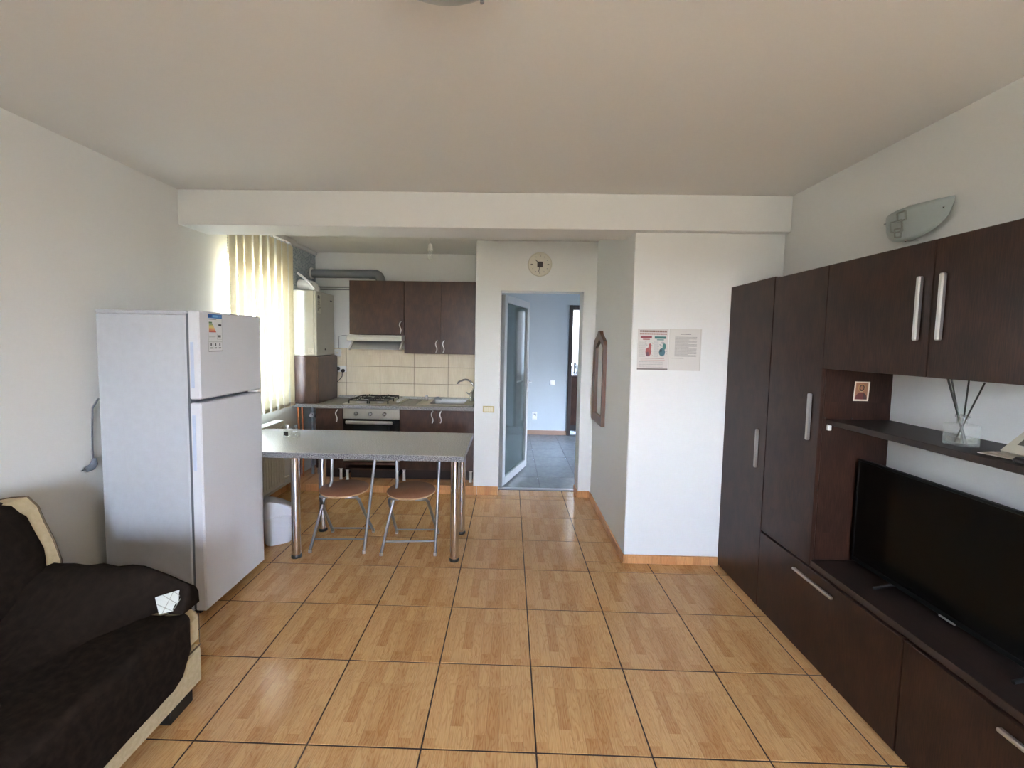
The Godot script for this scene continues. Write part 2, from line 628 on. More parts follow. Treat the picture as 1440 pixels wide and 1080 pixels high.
# ---------------------------------------------------------------- kitchen shell
func build_kitchen_shell() -> void:
	var pl := obj("kitchen_platform", one(V(LX, 0, KZ), V(-0.336, 0.062, DZ - 0.01)), M.grout)
	structure(pl, "low tiled platform under the kitchen cabinets", "platform")
	var x := -0.336
	var i := 0
	while x > LX + 0.02:
		var x0 := maxf(x - 0.4246, LX)
		put("tile", flat_tile(V(x0 + 0.002, 0.062, KZ), V(x - 0.002, 0.07, DZ + 0.006)), pl)
		x -= 0.4246
		i += 1
	# upright tile strip along the step and the wall end
	var sk := obj("baseboard_kitchen", one(V(LX, 0.0, DZ - 0.008), V(-0.336, 0.06, DZ - 0.004)), M.grout)
	structure(sk, "row of upright wood-print tiles facing the kitchen step", "skirting")
	var xs := [-0.09, -0.30, -0.724, -1.149, -1.573, -1.84, -2.0, -2.19]
	for k in xs.size() - 1:
		put("tile", flat_tile(V(xs[k + 1] + 0.0015, 0.0, DZ - 0.004 if xs[k] < -0.3 else DZ), V(xs[k] - 0.0015, 0.061 if xs[k] < -0.3 else 0.088, DZ + 0.008)), sk)
	# wall tiles
	var gb := obj("wall_tiling", one(V(-1.94, 0.845, KZ), V(-0.336, 1.404, KZ + 0.004)), M.splashgrout)
	structure(gb, "cream rectangular wall tiles over the worktop", "tiling")
	var vx := [-2.19, -1.839, -1.457, -1.072, -0.687, -0.336]
	var hy := [0.848, 1.014, 1.204, 1.404]
	for a in vx.size() - 1:
		for b in hy.size() - 1:
			var s := newst()
			bx(s, V(vx[a] + 0.002, hy[b] + 0.002, KZ), V(vx[a + 1] - 0.002, hy[b + 1] - 0.002, KZ + 0.009), 0.0015)
			obj("tile", s, M.splash, gb)
	# mosaic patch on the left wall
	structure(obj("trim_2", one(V(LX, 1.9, KZ), V(LX + 0.006, 2.425, -4.235)), M.mosaic), "patch of small blue-grey mosaic on the wall above the boiler", "mosaic")
	structure(obj("trim_3", one(V(LX, 2.425, KZ), V(LX + 0.03, CEIL, -4.2), 0.004), M.white), "white cornice strip above the mosaic patch", "cornice")

func flat_tile(lo: Vector3, hi: Vector3) -> ArrayMesh:
	var s := newst()
	bx(s, lo, hi, 0.0015)
	s.generate_normals()
	s.set_material(M.skirt)
	return s.commit()

# ---------------------------------------------------------------- hall
func build_hall() -> void:
	var X0 := -0.12
	var X1 := 2.1
	var Z1 := -6.96
	var zh := DZ - 0.205
	var fh := obj("floor_hall", one(V(X0, -0.16, -8.4), V(X1 + 0.24, -0.0014, zh)), M.hallgrout)
	structure(fh, "grey tiled floor of the hallway beyond the doorway", "floor")
	for i in range(-3, 5):
		for j in range(0, 7):
			var a := V(0.342 + (i - 0) * 0.423, -0.008, -4.728 - j * 0.429)
			var lo := V(maxf(a.x - 0.423, X0) + 0.002, -0.008, maxf(a.z - 0.0, -8.4) + 0.002)
			var hi := V(minf(a.x, X1) - 0.002, 0.0, minf(a.z + 0.429, zh) - 0.002)
			if hi.x - lo.x < 0.02 or hi.z - lo.z < 0.02: continue
			var s := newst()
			bx(s, lo, hi, 0.0015)
			obj("tile", s, M.halltile, fh)
	structure(obj("wall_hall_left", one(V(X0 - 0.2, 0, Z1 - 0.2), V(X0, CEIL, zh)), M.hallwall), "pale blue left wall of the hallway seen through the door glass", "wall")
	structure(obj("wall_hall_back", one(V(X0, 0, Z1 - 0.12), V(0.95, CEIL, Z1)), M.hallwall), "pale blue end wall of the hallway", "wall")
	structure(obj("wall_hall_far", one(V(X0, 0, -8.5), V(X1 + 0.24, CEIL, -8.3)), M.wall), "light wall of the room beyond the hallway", "wall")
	var st := newst()
	bx(st, V(X1, 0, -8.4), V(X1 + 0.24, CEIL, -6.05))
	bx(st, V(X1, 0, -5.6), V(X1 + 0.24, CEIL, zh))
	bx(st, V(X1, 1.15, -6.05), V(X1 + 0.24, CEIL, -5.6))
	structure(obj("wall_hall_right", st, M.hallwall), "right wall of the hallway with an opening to daylight", "wall")
	st = newst()
	bx(st, V(0.95, 2.1, Z1 - 0.12), V(X1, CEIL, Z1))
	bx(st, V(1.85, 0, Z1 - 0.12), V(X1, 2.1, Z1))
	structure(obj("wall_hall_lintel", st, M.hallwall), "pale wall above the dark framed opening in the hallway", "wall")
	structure(obj("ceiling_hall", one(V(X0 - 0.2, CEIL, -8.5), V(X1 + 0.24, CEIL + 0.2, KZ - 0.24)), M.ceiling), "ceiling of the hallway", "ceiling")
	structure(obj("wall_hall_front", one(V(CX, 0, zh - 0.03), V(X1 + 0.24, CEIL, zh + 0.002)), M.hallwall), "hallway side of the boxed-out corner", "wall")
	structure(obj("baseboard_hall", one(V(X0, 0, Z1), V(0.95, 0.075, Z1 + 0.012), 0.003), M.hallskirt), "brown tile skirting along the hallway end wall", "skirting")
	# dark wooden frame of the opening in the end wall
	st = newst()
	bx(st, V(0.95, 0, Z1 - 0.13), V(1.01, 2.11, Z1 + 0.02), 0.004)
	bx(st, V(1.79, 0, Z1 - 0.13), V(1.85, 2.11, Z1 + 0.02), 0.004)
	bx(st, V(1.01, 2.04, Z1 - 0.13), V(1.79, 2.11, Z1 + 0.02), 0.004)
	structure(obj("trim_4", st, M.edge), "dark wooden frame round the far opening of the hallway", "door frame")
	# dark counter unit with a kettle in the room beyond
	var t := thing("sideboard", "dark brown sideboard just inside the far hallway opening", "sideboard", V(1.42, 0, -7.5))
	obj("body", one(V(-0.4, 0.1, -0.22), V(0.4, 0.93, 0.2), 0.004), M.wenge, t)
	obj("top", one(V(-0.42, 0.93, -0.24), V(0.42, 0.955, 0.22), 0.003), M.edge, t)
	obj("plinth", one(V(-0.38, 0, -0.2), V(0.38, 0.1, 0.17)), M.black, t)
	for s in [-1, 1]:
		obj("door", one(V(minf(0.003 * s, 0.395 * s), 0.12, 0.2), V(maxf(0.003 * s, 0.395 * s), 0.91, 0.216), 0.002), M.wenge, t)
	t = thing("kettle", "steel kettle standing on the dark sideboard beyond the hallway", "kettle", V(1.12, 0.955, -7.42))
	st = newst()
	lathe(st, [Vector2(0, 0.03), Vector2(0.075, 0.03), Vector2(0.078, 0.05), Vector2(0.07, 0.16), Vector2(0.055, 0.215), Vector2(0.0, 0.225)])
	obj("body", st, M.chrome, t)
	st = newst()
	lathe(st, [Vector2(0, 0), Vector2(0.085, 0), Vector2(0.085, 0.022), Vector2(0.07, 0.03), Vector2(0, 0.03)])
	obj("base", st, M.alu, t)
	st = newst()
	tube(st, [V(-0.06, 0.2, 0), V(-0.1, 0.21, 0), V(-0.115, 0.15, 0), V(-0.105, 0.08, 0), V(-0.075, 0.06, 0)], 0.009, 8)
	obj("handle", st, M.black, t)
	# threshold strip
	structure(obj("trim_5", one(V(-0.09, 0, zh - 0.01), V(0.688, 0.012, zh + 0.035), 0.003), M.alu), "aluminium threshold strip across the doorway", "threshold")
	structure(obj("trim_6", one(V(-0.09, -0.004, zh + 0.036), V(0.688, 0.001, zh + 0.05)), M.edge), "dark joint in front of the threshold strip", "threshold")
	# open glazed door: leaf axis runs from the hinge into the hallway
	var hinge := V(-0.075, 0.02, zh + 0.015)
	var free := V(0.205, 0.02, -5.105)
	var dirv := (free - hinge)
	var L := dirv.length()
	var d := Node3D.new()
	d.name = "door_1"
	add_child(d)
	d.position = hinge
	d.rotation.y = atan2(-dirv.z, dirv.x)
	structure(d, "open glazed door with a pale metal frame leaning into the hallway", "door")
	st = newst()
	var Hh := 1.955
	bx(st, V(0, 0, -0.025), V(0.075, Hh, 0.025), 0.004)
	bx(st, V(L - 0.075, 0, -0.025), V(L, Hh, 0.025), 0.004)
	bx(st, V(0.075, 0, -0.025), V(L - 0.075, 0.085, 0.025), 0.004)
	bx(st, V(0.075, Hh - 0.075, -0.025), V(L - 0.075, Hh, 0.025), 0.004)
	obj("door_frame", st, M.doorframe, d)
	obj("pane", one(V(0.07, 0.08, -0.006), V(L - 0.07, Hh - 0.07, 0.006)), M.doorglass, d)
	st = newst()
	for s in [-1.0, 1.0]:
		bx(st, V(L - 0.052, 0.9, minf(s * 0.025, s * 0.033)), V(L - 0.022, 1.12, maxf(s * 0.025, s * 0.033)), 0.003)
		tube(st, [V(L - 0.037, 1.02, s * 0.03), V(L - 0.037, 1.02, s * 0.07), V(L - 0.06, 1.02, s * 0.075), V(L - 0.15, 1.02, s * 0.075)], 0.009, 10)
	obj("handle", st, M.satin, d)
	# fittings on the hallway wall
	t = thing("light_switch", "small white light switch on the pale blue hallway wall", "switch", V(0.70, 0.86, Z1))
	obj("plate", one(V(-0.04, -0.04, 0), V(0.04, 0.04, 0.01), 0.003), M.white, t)
	obj("rocker", one(V(-0.022, -0.028, 0.01), V(0.022, 0.028, 0.015), 0.002), M.white, t)
	t = thing("wall_socket", "white wall socket low on the pale blue hallway wall", "socket", V(0.425, 0.31, Z1))
	obj("plate", one(V(-0.04, -0.06, 0), V(0.04, 0.06, 0.01), 0.003), M.white, t)
	st = newst()
	lathe(st, [Vector2(0.0, 0.004), Vector2(0.022, 0.004), Vector2(0.024, 0.012), Vector2(0.026, 0.012), Vector2(0.028, 0.0)], 20, Transform3D(Basis(Vector3.RIGHT, PI / 2), V(0, 0.015, 0.01)))
	obj("well", st, M.alu, t)

# ---------------------------------------------------------------- left window and blind
func build_window_left() -> void:
	var w := Node3D.new()
	w.name = "window_1"
	add_child(w)
	structure(w, "white framed kitchen window behind the vertical blind", "window")
	var st := newst()
	var x0 := LX - 0.15
	var x1 := LX - 0.08
	bx(st, V(x0, 0.93, -4.1), V(x1, 0.99, -3.235), 0.004)
	bx(st, V(x0, 2.08, -4.1), V(x1, 2.14, -3.235), 0.004)
	for z in [-4.1, -3.70, -3.295]:
		bx(st, V(x0, 0.99, z), V(x1, 2.08, z + 0.06), 0.004)
	obj("window_frame", st, M.pvc, w)
	obj("pane", one(V(LX - 0.118, 0.99, -4.04), V(LX - 0.112, 2.08, -3.70)), M.glass, w)
	obj("pane", one(V(LX - 0.118, 0.99, -3.64), V(LX - 0.112, 2.08, -3.295)), M.glass, w)
	obj("sill", one(V(LX - 0.08, 0.92, -4.1), V(LX + 0.02, 0.935, -3.235), 0.003), M.white, w)
	# vertical blind
	var b := thing("vertical_blind", "cream fabric vertical blind hanging over the kitchen window", "blind", V(LX + 0.075, 0, 0))
	obj("head_rail", one(V(-0.025, 2.405, -4.2), V(0.02, 2.45, -3.12), 0.004), M.white, b)
	for z in [-3.2, -4.1]:
		obj("bracket", one(V(-0.074, 2.41, z - 0.015), V(-0.025, 2.445, z + 0.015)), M.alu, b)
	var zs := [-3.256, -3.356, -3.458, -3.571, -3.685, -3.80, -3.915, -4.02, -4.125]
	var rng := RandomNumberGenerator.new()
	rng.seed = 5
	for i in zs.size():
		var g := []
		var ang := deg_to_rad(5.0 + rng.randf_range(-3, 3))
		for k in 7:
			var u := (k / 6.0 - 0.5) * 0.104
			var bow := 0.006 * (1.0 - pow(k / 3.0 - 1.0, 2.0))
			var col := []
			for y in [0.845, 0.885, 1.2, 1.6, 2.0, 2.385]:
				var q := Vector2(u, bow).rotated(ang)
				col.append(V(q.y, y, q.x))
			g.append(col)
		st = newst()
		sheet(st, g, V(1, 0, 0))
		var sl := obj("slat", st, M.slat, b)
		sl.position.z = zs[i]
		st = newst()
		obx(st, Transform3D(Basis(Vector3.UP, ang), V(0.003, 0.862, 0)), V(0.004, 0.034, 0.098), 0.001)
		obj("bottom_weight", st, M.slat, sl)
		st = newst()
		bx(st, V(-0.002, 2.385, -0.012), V(0.004, 2.41, 0.012))
		obj("carrier", st, M.white, sl)
	st = newst()
	for k in 62:
		lathe(st, [Vector2(0, -0.006), Vector2(0.0045, 0), Vector2(0, 0.006)], 6, Transform3D(Basis(), V(0.0, 2.38 - k * 0.02, -3.2)))
	tube(st, [V(0, 2.4, -3.2), V(0, 1.15, -3.2)], 0.0012, 5)
	obj("pull_chain", st, M.pvcgrey, b)
	# radiator below
	var r := thing("radiator", "cream ribbed panel radiator under the kitchen window behind the table", "radiator", V(LX + 0.04, 0, 0))
	st = newst()
	bx(st, V(0, 0.17, -3.84), V(0.02, 0.735, -2.9), 0.004)
	bx(st, V(0.07, 0.17, -3.84), V(0.09, 0.735, -2.9), 0.004)
	obj("panel", st, M.rad, r)
	obj("top_grille", one(V(0, 0.735, -3.85), V(0.095, 0.75, -2.89), 0.003), M.rad, r)
	for k in 22:
		var z := -3.82 + k * 0.042
		obj("rib", one(V(0.09, 0.2, z), V(0.098, 0.71, z + 0.026), 0.004), M.rad, r)
	obj("side_cover", one(V(0, 0.17, -3.85), V(0.095, 0.735, -3.84), 0.002), M.rad, r)
	var p := thing("heating_pipes", "two cream heating pipes running along the foot of the left wall", "pipes", V(LX + 0.035, 0, 0))
	st = newst()
	tube(st, [V(0, 0.15, -4.1), V(0, 0.15, -2.9)], 0.011, 10)
	obj("pipe", st, M.rad, p)
	st = newst()
	tube(st, [V(0.02, 0.1, -4.1), V(0.02, 0.1, -2.9)], 0.011, 10)
	obj("pipe", st, M.rad, p)
	st = newst()
	tube(st, [V(0.045, 0.19, -3.86), V(0.045, 0.19, -3.89), V(0.03, 0.17, -3.9), V(0.0, 0.15, -3.9)], 0.009, 8)
	obj("connector", st, M.rad, p)
	st = newst()
	tube(st, [V(0.045, 0.20, -3.885), V(0.045, 0.27, -3.885)], [0.014, 0.011], 10)
	obj("valve", st, M.rad, p)

# ---------------------------------------------------------------- fridge
func label_image() -> Image:
	var im := Image.create(110, 200, false, Image.FORMAT_RGB8)
	im.fill(Color8(226, 228, 230))
	im.fill_rect(Rect2i(0, 0, 110, 22), Color8(52, 116, 184))
	im.fill_rect(Rect2i(4, 4, 26, 14), Color8(40, 70, 130))
	im.fill_rect(Rect2i(36, 5, 40, 12), Color8(120, 176, 226))
	im.fill_rect(Rect2i(82, 5, 20, 12), Color8(90, 140, 200))
	im.fill_rect(Rect2i(4, 26, 60, 4), Color8(150, 152, 156))
	var cs := [Color8(70, 110, 60), Color8(120, 140, 80), Color8(196, 190, 100), Color8(230, 208, 120), Color8(230, 178, 100), Color8(214, 128, 84), Color8(190, 84, 70)]
	for i in 7:
		im.fill_rect(Rect2i(6, 42 + i * 8, 24 + i * 5, 7), cs[i])
	im.fill_rect(Rect2i(80, 52, 24, 11), Color8(40, 44, 44))
	im.fill_rect(Rect2i(6, 120, 50, 2), Color8(170, 172, 170))
	im.fill_rect(Rect2i(6, 126, 44, 2), Color8(170, 172, 170))
	im.fill_rect(Rect2i(72, 112, 26, 12), Color8(96, 98, 100))
	im.fill_rect(Rect2i(68, 104, 38, 1), Color8(120, 122, 124))
	im.fill_rect(Rect2i(68, 134, 38, 1), Color8(120, 122, 124))
	im.fill_rect(Rect2i(68, 104, 1, 30), Color8(120, 122, 124))
	im.fill_rect(Rect2i(4, 148, 102, 1), Color8(60, 62, 64))
	for k in 3:
		im.fill_rect(Rect2i(6 + k * 34, 152, 1, 38), Color8(150, 152, 154))
		im.fill_rect(Rect2i(16 + k * 34, 156, 9, 14), Color8(70, 72, 74))
		im.fill_rect(Rect2i(12 + k * 34, 178, 18, 6), Color8(100, 102, 104))
	for e in [Rect2i(0, 0, 1, 200), Rect2i(109, 0, 1, 200), Rect2i(0, 196, 110, 4)]:
		im.fill_rect(e, Color8(90, 94, 98))
	return im

func picture(called: String, img: Image, lo: Vector3, right: Vector3, up: Vector3, out: Vector3, parent: Node, thick := 0.0006, rough := 0.5) -> MeshInstance3D:
	# a thin printed sheet with its picture on the outer face
	var st := newst()
	var o := out.normalized() * thick
	var p := [lo + o, lo + right + o, lo + right + up + o, lo + up + o]
	uvquad(st, p, [Vector2(0, 1), Vector2(1, 1), Vector2(1, 0), Vector2(0, 0)], out)
	var b := [lo, lo + right, lo + right + up, lo + up]
	for i in 4:
		var j := (i + 1) % 4
		uvquad(st, [p[i], p[j], b[j], b[i]], [Vector2(0.001, 0.001), Vector2(0.001, 0.001), Vector2(0.001, 0.001), Vector2(0.001, 0.001)], (p[i] + p[j]) * 0.5 - (lo + right * 0.5 + up * 0.5))
	uvquad(st, b, [Vector2(0, 1), Vector2(1, 1), Vector2(1, 0), Vector2(0, 0)], -out)
	var m := mat(Color.WHITE, rough)
	m.albedo_texture = tex(img)
	return obj(called, st, m, parent)

func build_fridge() -> void:
	var f := thing("fridge", "tall white fridge freezer standing between the sofa and the table", "fridge")
	var z0 := -2.715
	var z1 := -2.17
	var st := newst()
	bx(st, V(-2.133, 0.03, z0), V(-1.664, 1.613, z1), 0.006)
	bx(st, V(-2.133, 1.614, z0), V(-1.66, 1.632, z1), 0.004)
	obj("body", st, M.fridge_side, f)
	obj("gasket", one(V(-1.664, 0.04, z0 + 0.006), V(-1.653, 1.62, z1 - 0.006)), M.gasket, f)
	var up := obj("freezer_door", one(V(-1.653, 1.176, z0), V(-1.594, 1.634, z1), 0.007), M.enamel, f)
	var lowd := obj("fridge_door", one(V(-1.653, 0.035, z0), V(-1.594, 1.157, z1), 0.007), M.enamel, f)
	obj("handle", one(V(-1.642, 1.235, z1 - 0.004), V(-1.622, 1.475, z1 + 0.002), 0.003), M.fridge_strip, up)
	obj("handle", one(V(-1.642, 0.80, z1 - 0.004), V(-1.622, 1.095, z1 + 0.002), 0.003), M.fridge_strip, lowd)
	obj("hinge", one(V(-1.66, 1.158, z0 + 0.004), V(-1.588, 1.175, z0 + 0.05), 0.004), M.white, f)
	picture("energy_label", label_image(), V(-1.594, 1.423, -2.239), V(0, 0, -0.11), V(0, 0.2, 0), V(1, 0, 0), up)
	for z in [z0 + 0.05, z1 - 0.05]:
		for x in [-2.08, -1.7]:
			st = newst()
			lathe(st, [Vector2(0, 0), Vector2(0.02, 0), Vector2(0.02, 0.03), Vector2(0, 0.03)], 12, Transform3D(Basis(), V(x, 0, z)))
			obj("foot", st, M.black, f)
	obj("kick_strip", one(V(-1.668, 0.012, z0 + 0.02), V(-1.64, 0.034, z1 - 0.02)), M.black, f)
	var c := newst()
	tube(c, [V(-2.13, 1.18, -2.2), V(-2.15, 1.165, -2.185), V(-2.168, 1.12, -2.172), V(-2.172, 1.0, -2.168), V(-2.172, 0.9, -2.165), V(-2.165, 0.855, -2.16), V(-2.16, 0.845, -2.158)], 0.004, 8)
	var cord := obj("power_cord", c, M.cord, f)
	c = newst()
	tube(c, [V(-2.155, 0.86, -2.157), V(-2.157, 0.83, -2.156), V(-2.16, 0.815, -2.145), V(-2.165, 0.808, -2.12)], [0.009, 0.016, 0.018, 0.014], 10)
	tube(c, [V(-2.164, 0.812, -2.12), V(-2.167, 0.808, -2.098)], 0.003, 6)
	obj("plug", c, M.cord, cord)

# ---------------------------------------------------------------- sofa
func sstep(a: float, b: float, x: float) -> float:
	return smoothstep(a, b, x)

func build_sofa() -> void:
	var s := thing("sofa", "beige fabric sofa along the left wall beside the fridge", "sofa")
	var zf := -1.667
	var st := newst()
	bx(st, V(-2.12, 0.08, zf), V(-1.24, 0.25, 1.0), 0.02)
	obj("base", st, M.beige, s)
	st = newst()
	bx(st, V(-2.1, 0.252, zf + 0.002), V(-1.238, 0.405, 1.0), 0.03)
	obj("seat", st, M.beige, s)
	st = newst()
	tube(st, [V(-1.2385, 0.251, zf + 0.02), V(-1.2385, 0.251, 1.0)], 0.0035, 6)
	tube(st, [V(-1.262, 0.4065, zf + 0.03), V(-1.43, 0.4065, -1.53)], 0.0022, 6)
	tube(st, [V(-1.2385, 0.39, zf + 0.025), V(-1.2385, 0.26, zf + 0.025)], 0.0015, 6)
	obj("seam", st, M.seam, s)
	# backrest: end profile in x, y
	var prof := PackedVector2Array([Vector2(-2.15, 0.1), Vector2(-1.86, 0.1), Vector2(-1.815, 0.45), Vector2(-1.825, 0.58), Vector2(-1.85, 0.66), Vector2(-1.885, 0.735), Vector2(-1.91, 0.80), Vector2(-1.95, 0.838), Vector2(-2.02, 0.832), Vector2(-2.1, 0.815), Vector2(-2.15, 0.78)])
	st = newst()
	prism(st, prof, 1.0 - zf, Transform3D(Basis(), V(0, 0, zf)), false)
	obj("backrest", st, M.beige, s)
	st = newst()
	var pip := []
	for i in range(2, 10): pip.append(V(prof[i].x, prof[i].y, zf))
	tube(st, pip, 0.004, 6)
	obj("piping", st, M.seam, s)
	st = newst()
	bx(st, V(-2.1, 0.3, zf), V(-1.55, 0.53, -1.56), 0.03)
	obj("armrest", st, M.beige, s)
	for p in [V(-1.335, 0, -1.59), V(-2.02, 0, -1.59), V(-1.335, 0, 0.85), V(-2.02, 0, 0.85)]:
		obj("leg", one(p + V(-0.055, 0, -0.062), p + V(0.055, 0.085, 0.058), 0.004), M.black, s)

	# throw
	var c := thing("sofa_cover", "dark brown plush throw draped over the beige sofa", "throw")
	var nz := noise(91, 3.0, 3)
	var ny := noise(92, 9.0, 3)
	# seat sheet: from the foot of the backrest, over the front edge and down
	var g := []
	var zN := 60
	for i in zN + 1:
		var z := lerpf(-1.582, 1.0, float(i) / zN)
		var row := []
		var hang := 0.165 + 0.012 * sin(z * 3.0) + 0.10 * pow(1.0 - sstep(-1.582, -1.50, z), 2.0)
		for k in 13:      # flat part
			var x := lerpf(-1.85, -1.262, k / 12.0)
			var e := 1.0 - pow(1.0 - sstep(-1.582, -1.56, z), 1.0)
			var y := 0.412 + 0.012 * e + 0.008 * nz.get_noise_2d(x * 0.8, z * 0.6) * 1.8 + 0.006 * ny.get_noise_2d(x, z)
			y += 0.05 * (1.0 - sstep(-1.85, -1.68, x))
			row.append(V(x, y, z))
		for k in 5:       # roll over the edge
			var a := (k + 1) / 6.0 * PI / 2
			row.append(V(-1.262 + 0.034 * sin(a), 0.388 + 0.034 * cos(a) + 0.002, z))
		for k in 8:
			var y := lerpf(0.385, hang, (k + 1) / 8.0)
			row.append(V(-1.228 + 0.006 * nz.get_noise_2d(z * 1.4, y), y, z))
		g.append(row)
	st = newst()
	sheet(st, g, Vector3.UP)
	obj("seat_cover", st, M.cover, c)
	# arm roll
	g = []
	var sec := [Vector2(-1.676, 0.42), Vector2(-1.678, 0.50), Vector2(-1.668, 0.55), Vector2(-1.64, 0.578), Vector2(-1.60, 0.585), Vector2(-1.555, 0.578), Vector2(-1.515, 0.555), Vector2(-1.475, 0.52), Vector2(-1.42, 0.475), Vector2(-1.35, 0.445), Vector2(-1.27, 0.428), Vector2(-1.2, 0.419)]
	var xs := [-1.98, -1.92, -1.86, -1.8, -1.74, -1.68, -1.62, -1.56, -1.5, -1.45, -1.40, -1.36, -1.33, -1.30, -1.275, -1.264]
	for x in xs:
		var row := []
		var drop: float = sstep(-1.46, -1.25, x)
		var squeeze: float = 1.0 - 0.88 * sstep(-1.58, -1.34, x)
		for q in sec:
			var y: float = 0.41 + (q.y - 0.41) * (1.0 - 0.46 * drop)
			if x > -1.27: y = minf(y, 0.41 + (q.y - 0.41) * 0.5)
			var z: float = q.x
			if q.x > -1.64: z = -1.64 + (q.x + 1.64) * squeeze
			var wob := 0.010 * nz.get_noise_2d(x * 2.5, q.x * 3.0) + 0.006 * ny.get_noise_2d(x, q.x * 2.0)
			if q.x > -1.5: y += 0.02 * maxf(0.0, nz.get_noise_2d(x * 1.6 + 4.0, q.x * 4.0 + x * 3.0))
			row.append(V(x, y + wob, z))
		g.append(row)
	# close the nose
	var nose := []
	for q in g[g.size() - 1]:
		nose.append(V(-1.262, 0.41, q.z))
	g.append(nose)
	st = newst()
	sheet(st, g, Vector3.UP)
	obj("arm_cover", st, M.cover, c)
	# pale quilted underside showing at the end of the arm
	var qp := [V(-1.37, 0.478, -1.588), V(-1.283, 0.494, -1.632), V(-1.262, 0.42, -1.622), V(-1.345, 0.42, -1.574)]
	st = newst()
	var qn := V(0.45, 0.3, 0.8)
	quad(st, qp[0], qp[1], qp[2], qp[3], qn)
	var qb := []
	for p in qp: qb.append(p - qn * 0.012)
	quad(st, qb[0], qb[1], qb[2], qb[3], -qn)
	for i in 4:
		var j := (i + 1) % 4
		quad(st, qp[i], qp[j], qb[j], qb[i], (qp[i] + qp[j]) * 0.5 - (qp[0] + qp[2]) * 0.5)
	var ql := obj("quilted_lining", st, M.quilt, c)
	ql.set_meta("label", "pale quilted underside folded up at the arm end")
	st = newst()
	var bil := func(u: float, v: float) -> Vector3: return qp[0].lerp(qp[1], u).lerp(qp[3].lerp(qp[2], u), v) + qn * 0.001
	for k in [[0.0, 0.4, 0.45, 1.0], [0.25, 0.0, 0.85, 1.0], [0.62, 0.0, 1.0, 0.7], [0.1, 1.0, 0.6, 0.0], [0.45, 1.0, 1.0, 0.12], [0.8, 1.0, 1.0, 0.6]]:
		tube(st, [bil.call(k[0], k[1]), bil.call(k[2], k[3])], 0.0011, 5)
	obj("stitching", st, M.quiltline, ql)
	# back sheet
	g = []
	var bp := [Vector2(-1.775, 0.42), Vector2(-1.79, 0.5), Vector2(-1.80, 0.58), Vector2(-1.825, 0.66), Vector2(-1.86, 0.735), Vector2(-1.89, 0.795), Vector2(-1.935, 0.84), Vector2(-1.99, 0.855), Vector2(-2.06, 0.848), Vector2(-2.12, 0.835), Vector2(-2.165, 0.80)]
	for i in 41:
		var z := lerpf(-1.632, 1.0, pow(float(i) / 40.0, 1.5))
		var row := []
		var e := sqrt(clampf((z + 1.632) / 0.07, 0.0, 1.0))
		for k in bp.size():
			var q: Vector2 = bp[k]
			var inn := Vector2(-2.0, 0.55)
			var p := inn.lerp(q, 0.87 + 0.13 * e)
			if q.y < 0.6: p.x = lerpf(q.x - 0.05, q.x, e)
			var wob := 0.012 * nz.get_noise_2d(z * 1.5, k * 0.12) * e
			row.append(V(p.x + wob, maxf(p.y, 0.40) + wob, z + (0.03 * (1.0 - e) * (q.y - 0.5))))
		g.append(row)
	st = newst()
	sheet(st, g, V(1, 1, 0))
	obj("back_cover", st, M.cover, c)

# ---------------------------------------------------------------- table and chairs
func build_table() -> void:
	var t := thing("dining_table", "long grey speckled table on chrome legs in front of the kitchen", "table")
	var st := newst()
	bx(st, V(-2.02, 0.712, -3.48), V(-0.288, 0.75, -2.757), 0.002)
	obj("tabletop", st, M.granite, t)
	st = newst()
	bx(st, V(-2.02, 0.713, -2.757), V(-0.288, 0.748, -2.7555), 0.0005)
	bx(st, V(-0.288, 0.713, -3.48), V(-0.2865, 0.748, -2.757), 0.0005)
	obj("edge_band", st, M.granite_edge, t)
	for p in [V(-1.442, 0, -2.835), V(-0.354, 0, -2.845), V(-1.441, 0, -3.252), V(-0.354, 0, -3.267)]:
		st = newst()
		lathe(st, [Vector2(0.03, 0.02), Vector2(0.03, 0.70)], 24, Transform3D(Basis(), p))
		var l := obj("leg", st, M.chrome, t)
		st = newst()
		lathe(st, [Vector2(0, 0), Vector2(0.033, 0), Vector2(0.034, 0.012), Vector2(0.031, 0.022), Vector2(0, 0.022)], 24, Transform3D(Basis(), p))
		obj("foot", st, M.black, l)
		st = newst()
		lathe(st, [Vector2(0, 0.695), Vector2(0.045, 0.7), Vector2(0.05, 0.712), Vector2(0, 0.712)], 24, Transform3D(Basis(), p))
		obj("flange", st, M.chrome, l)

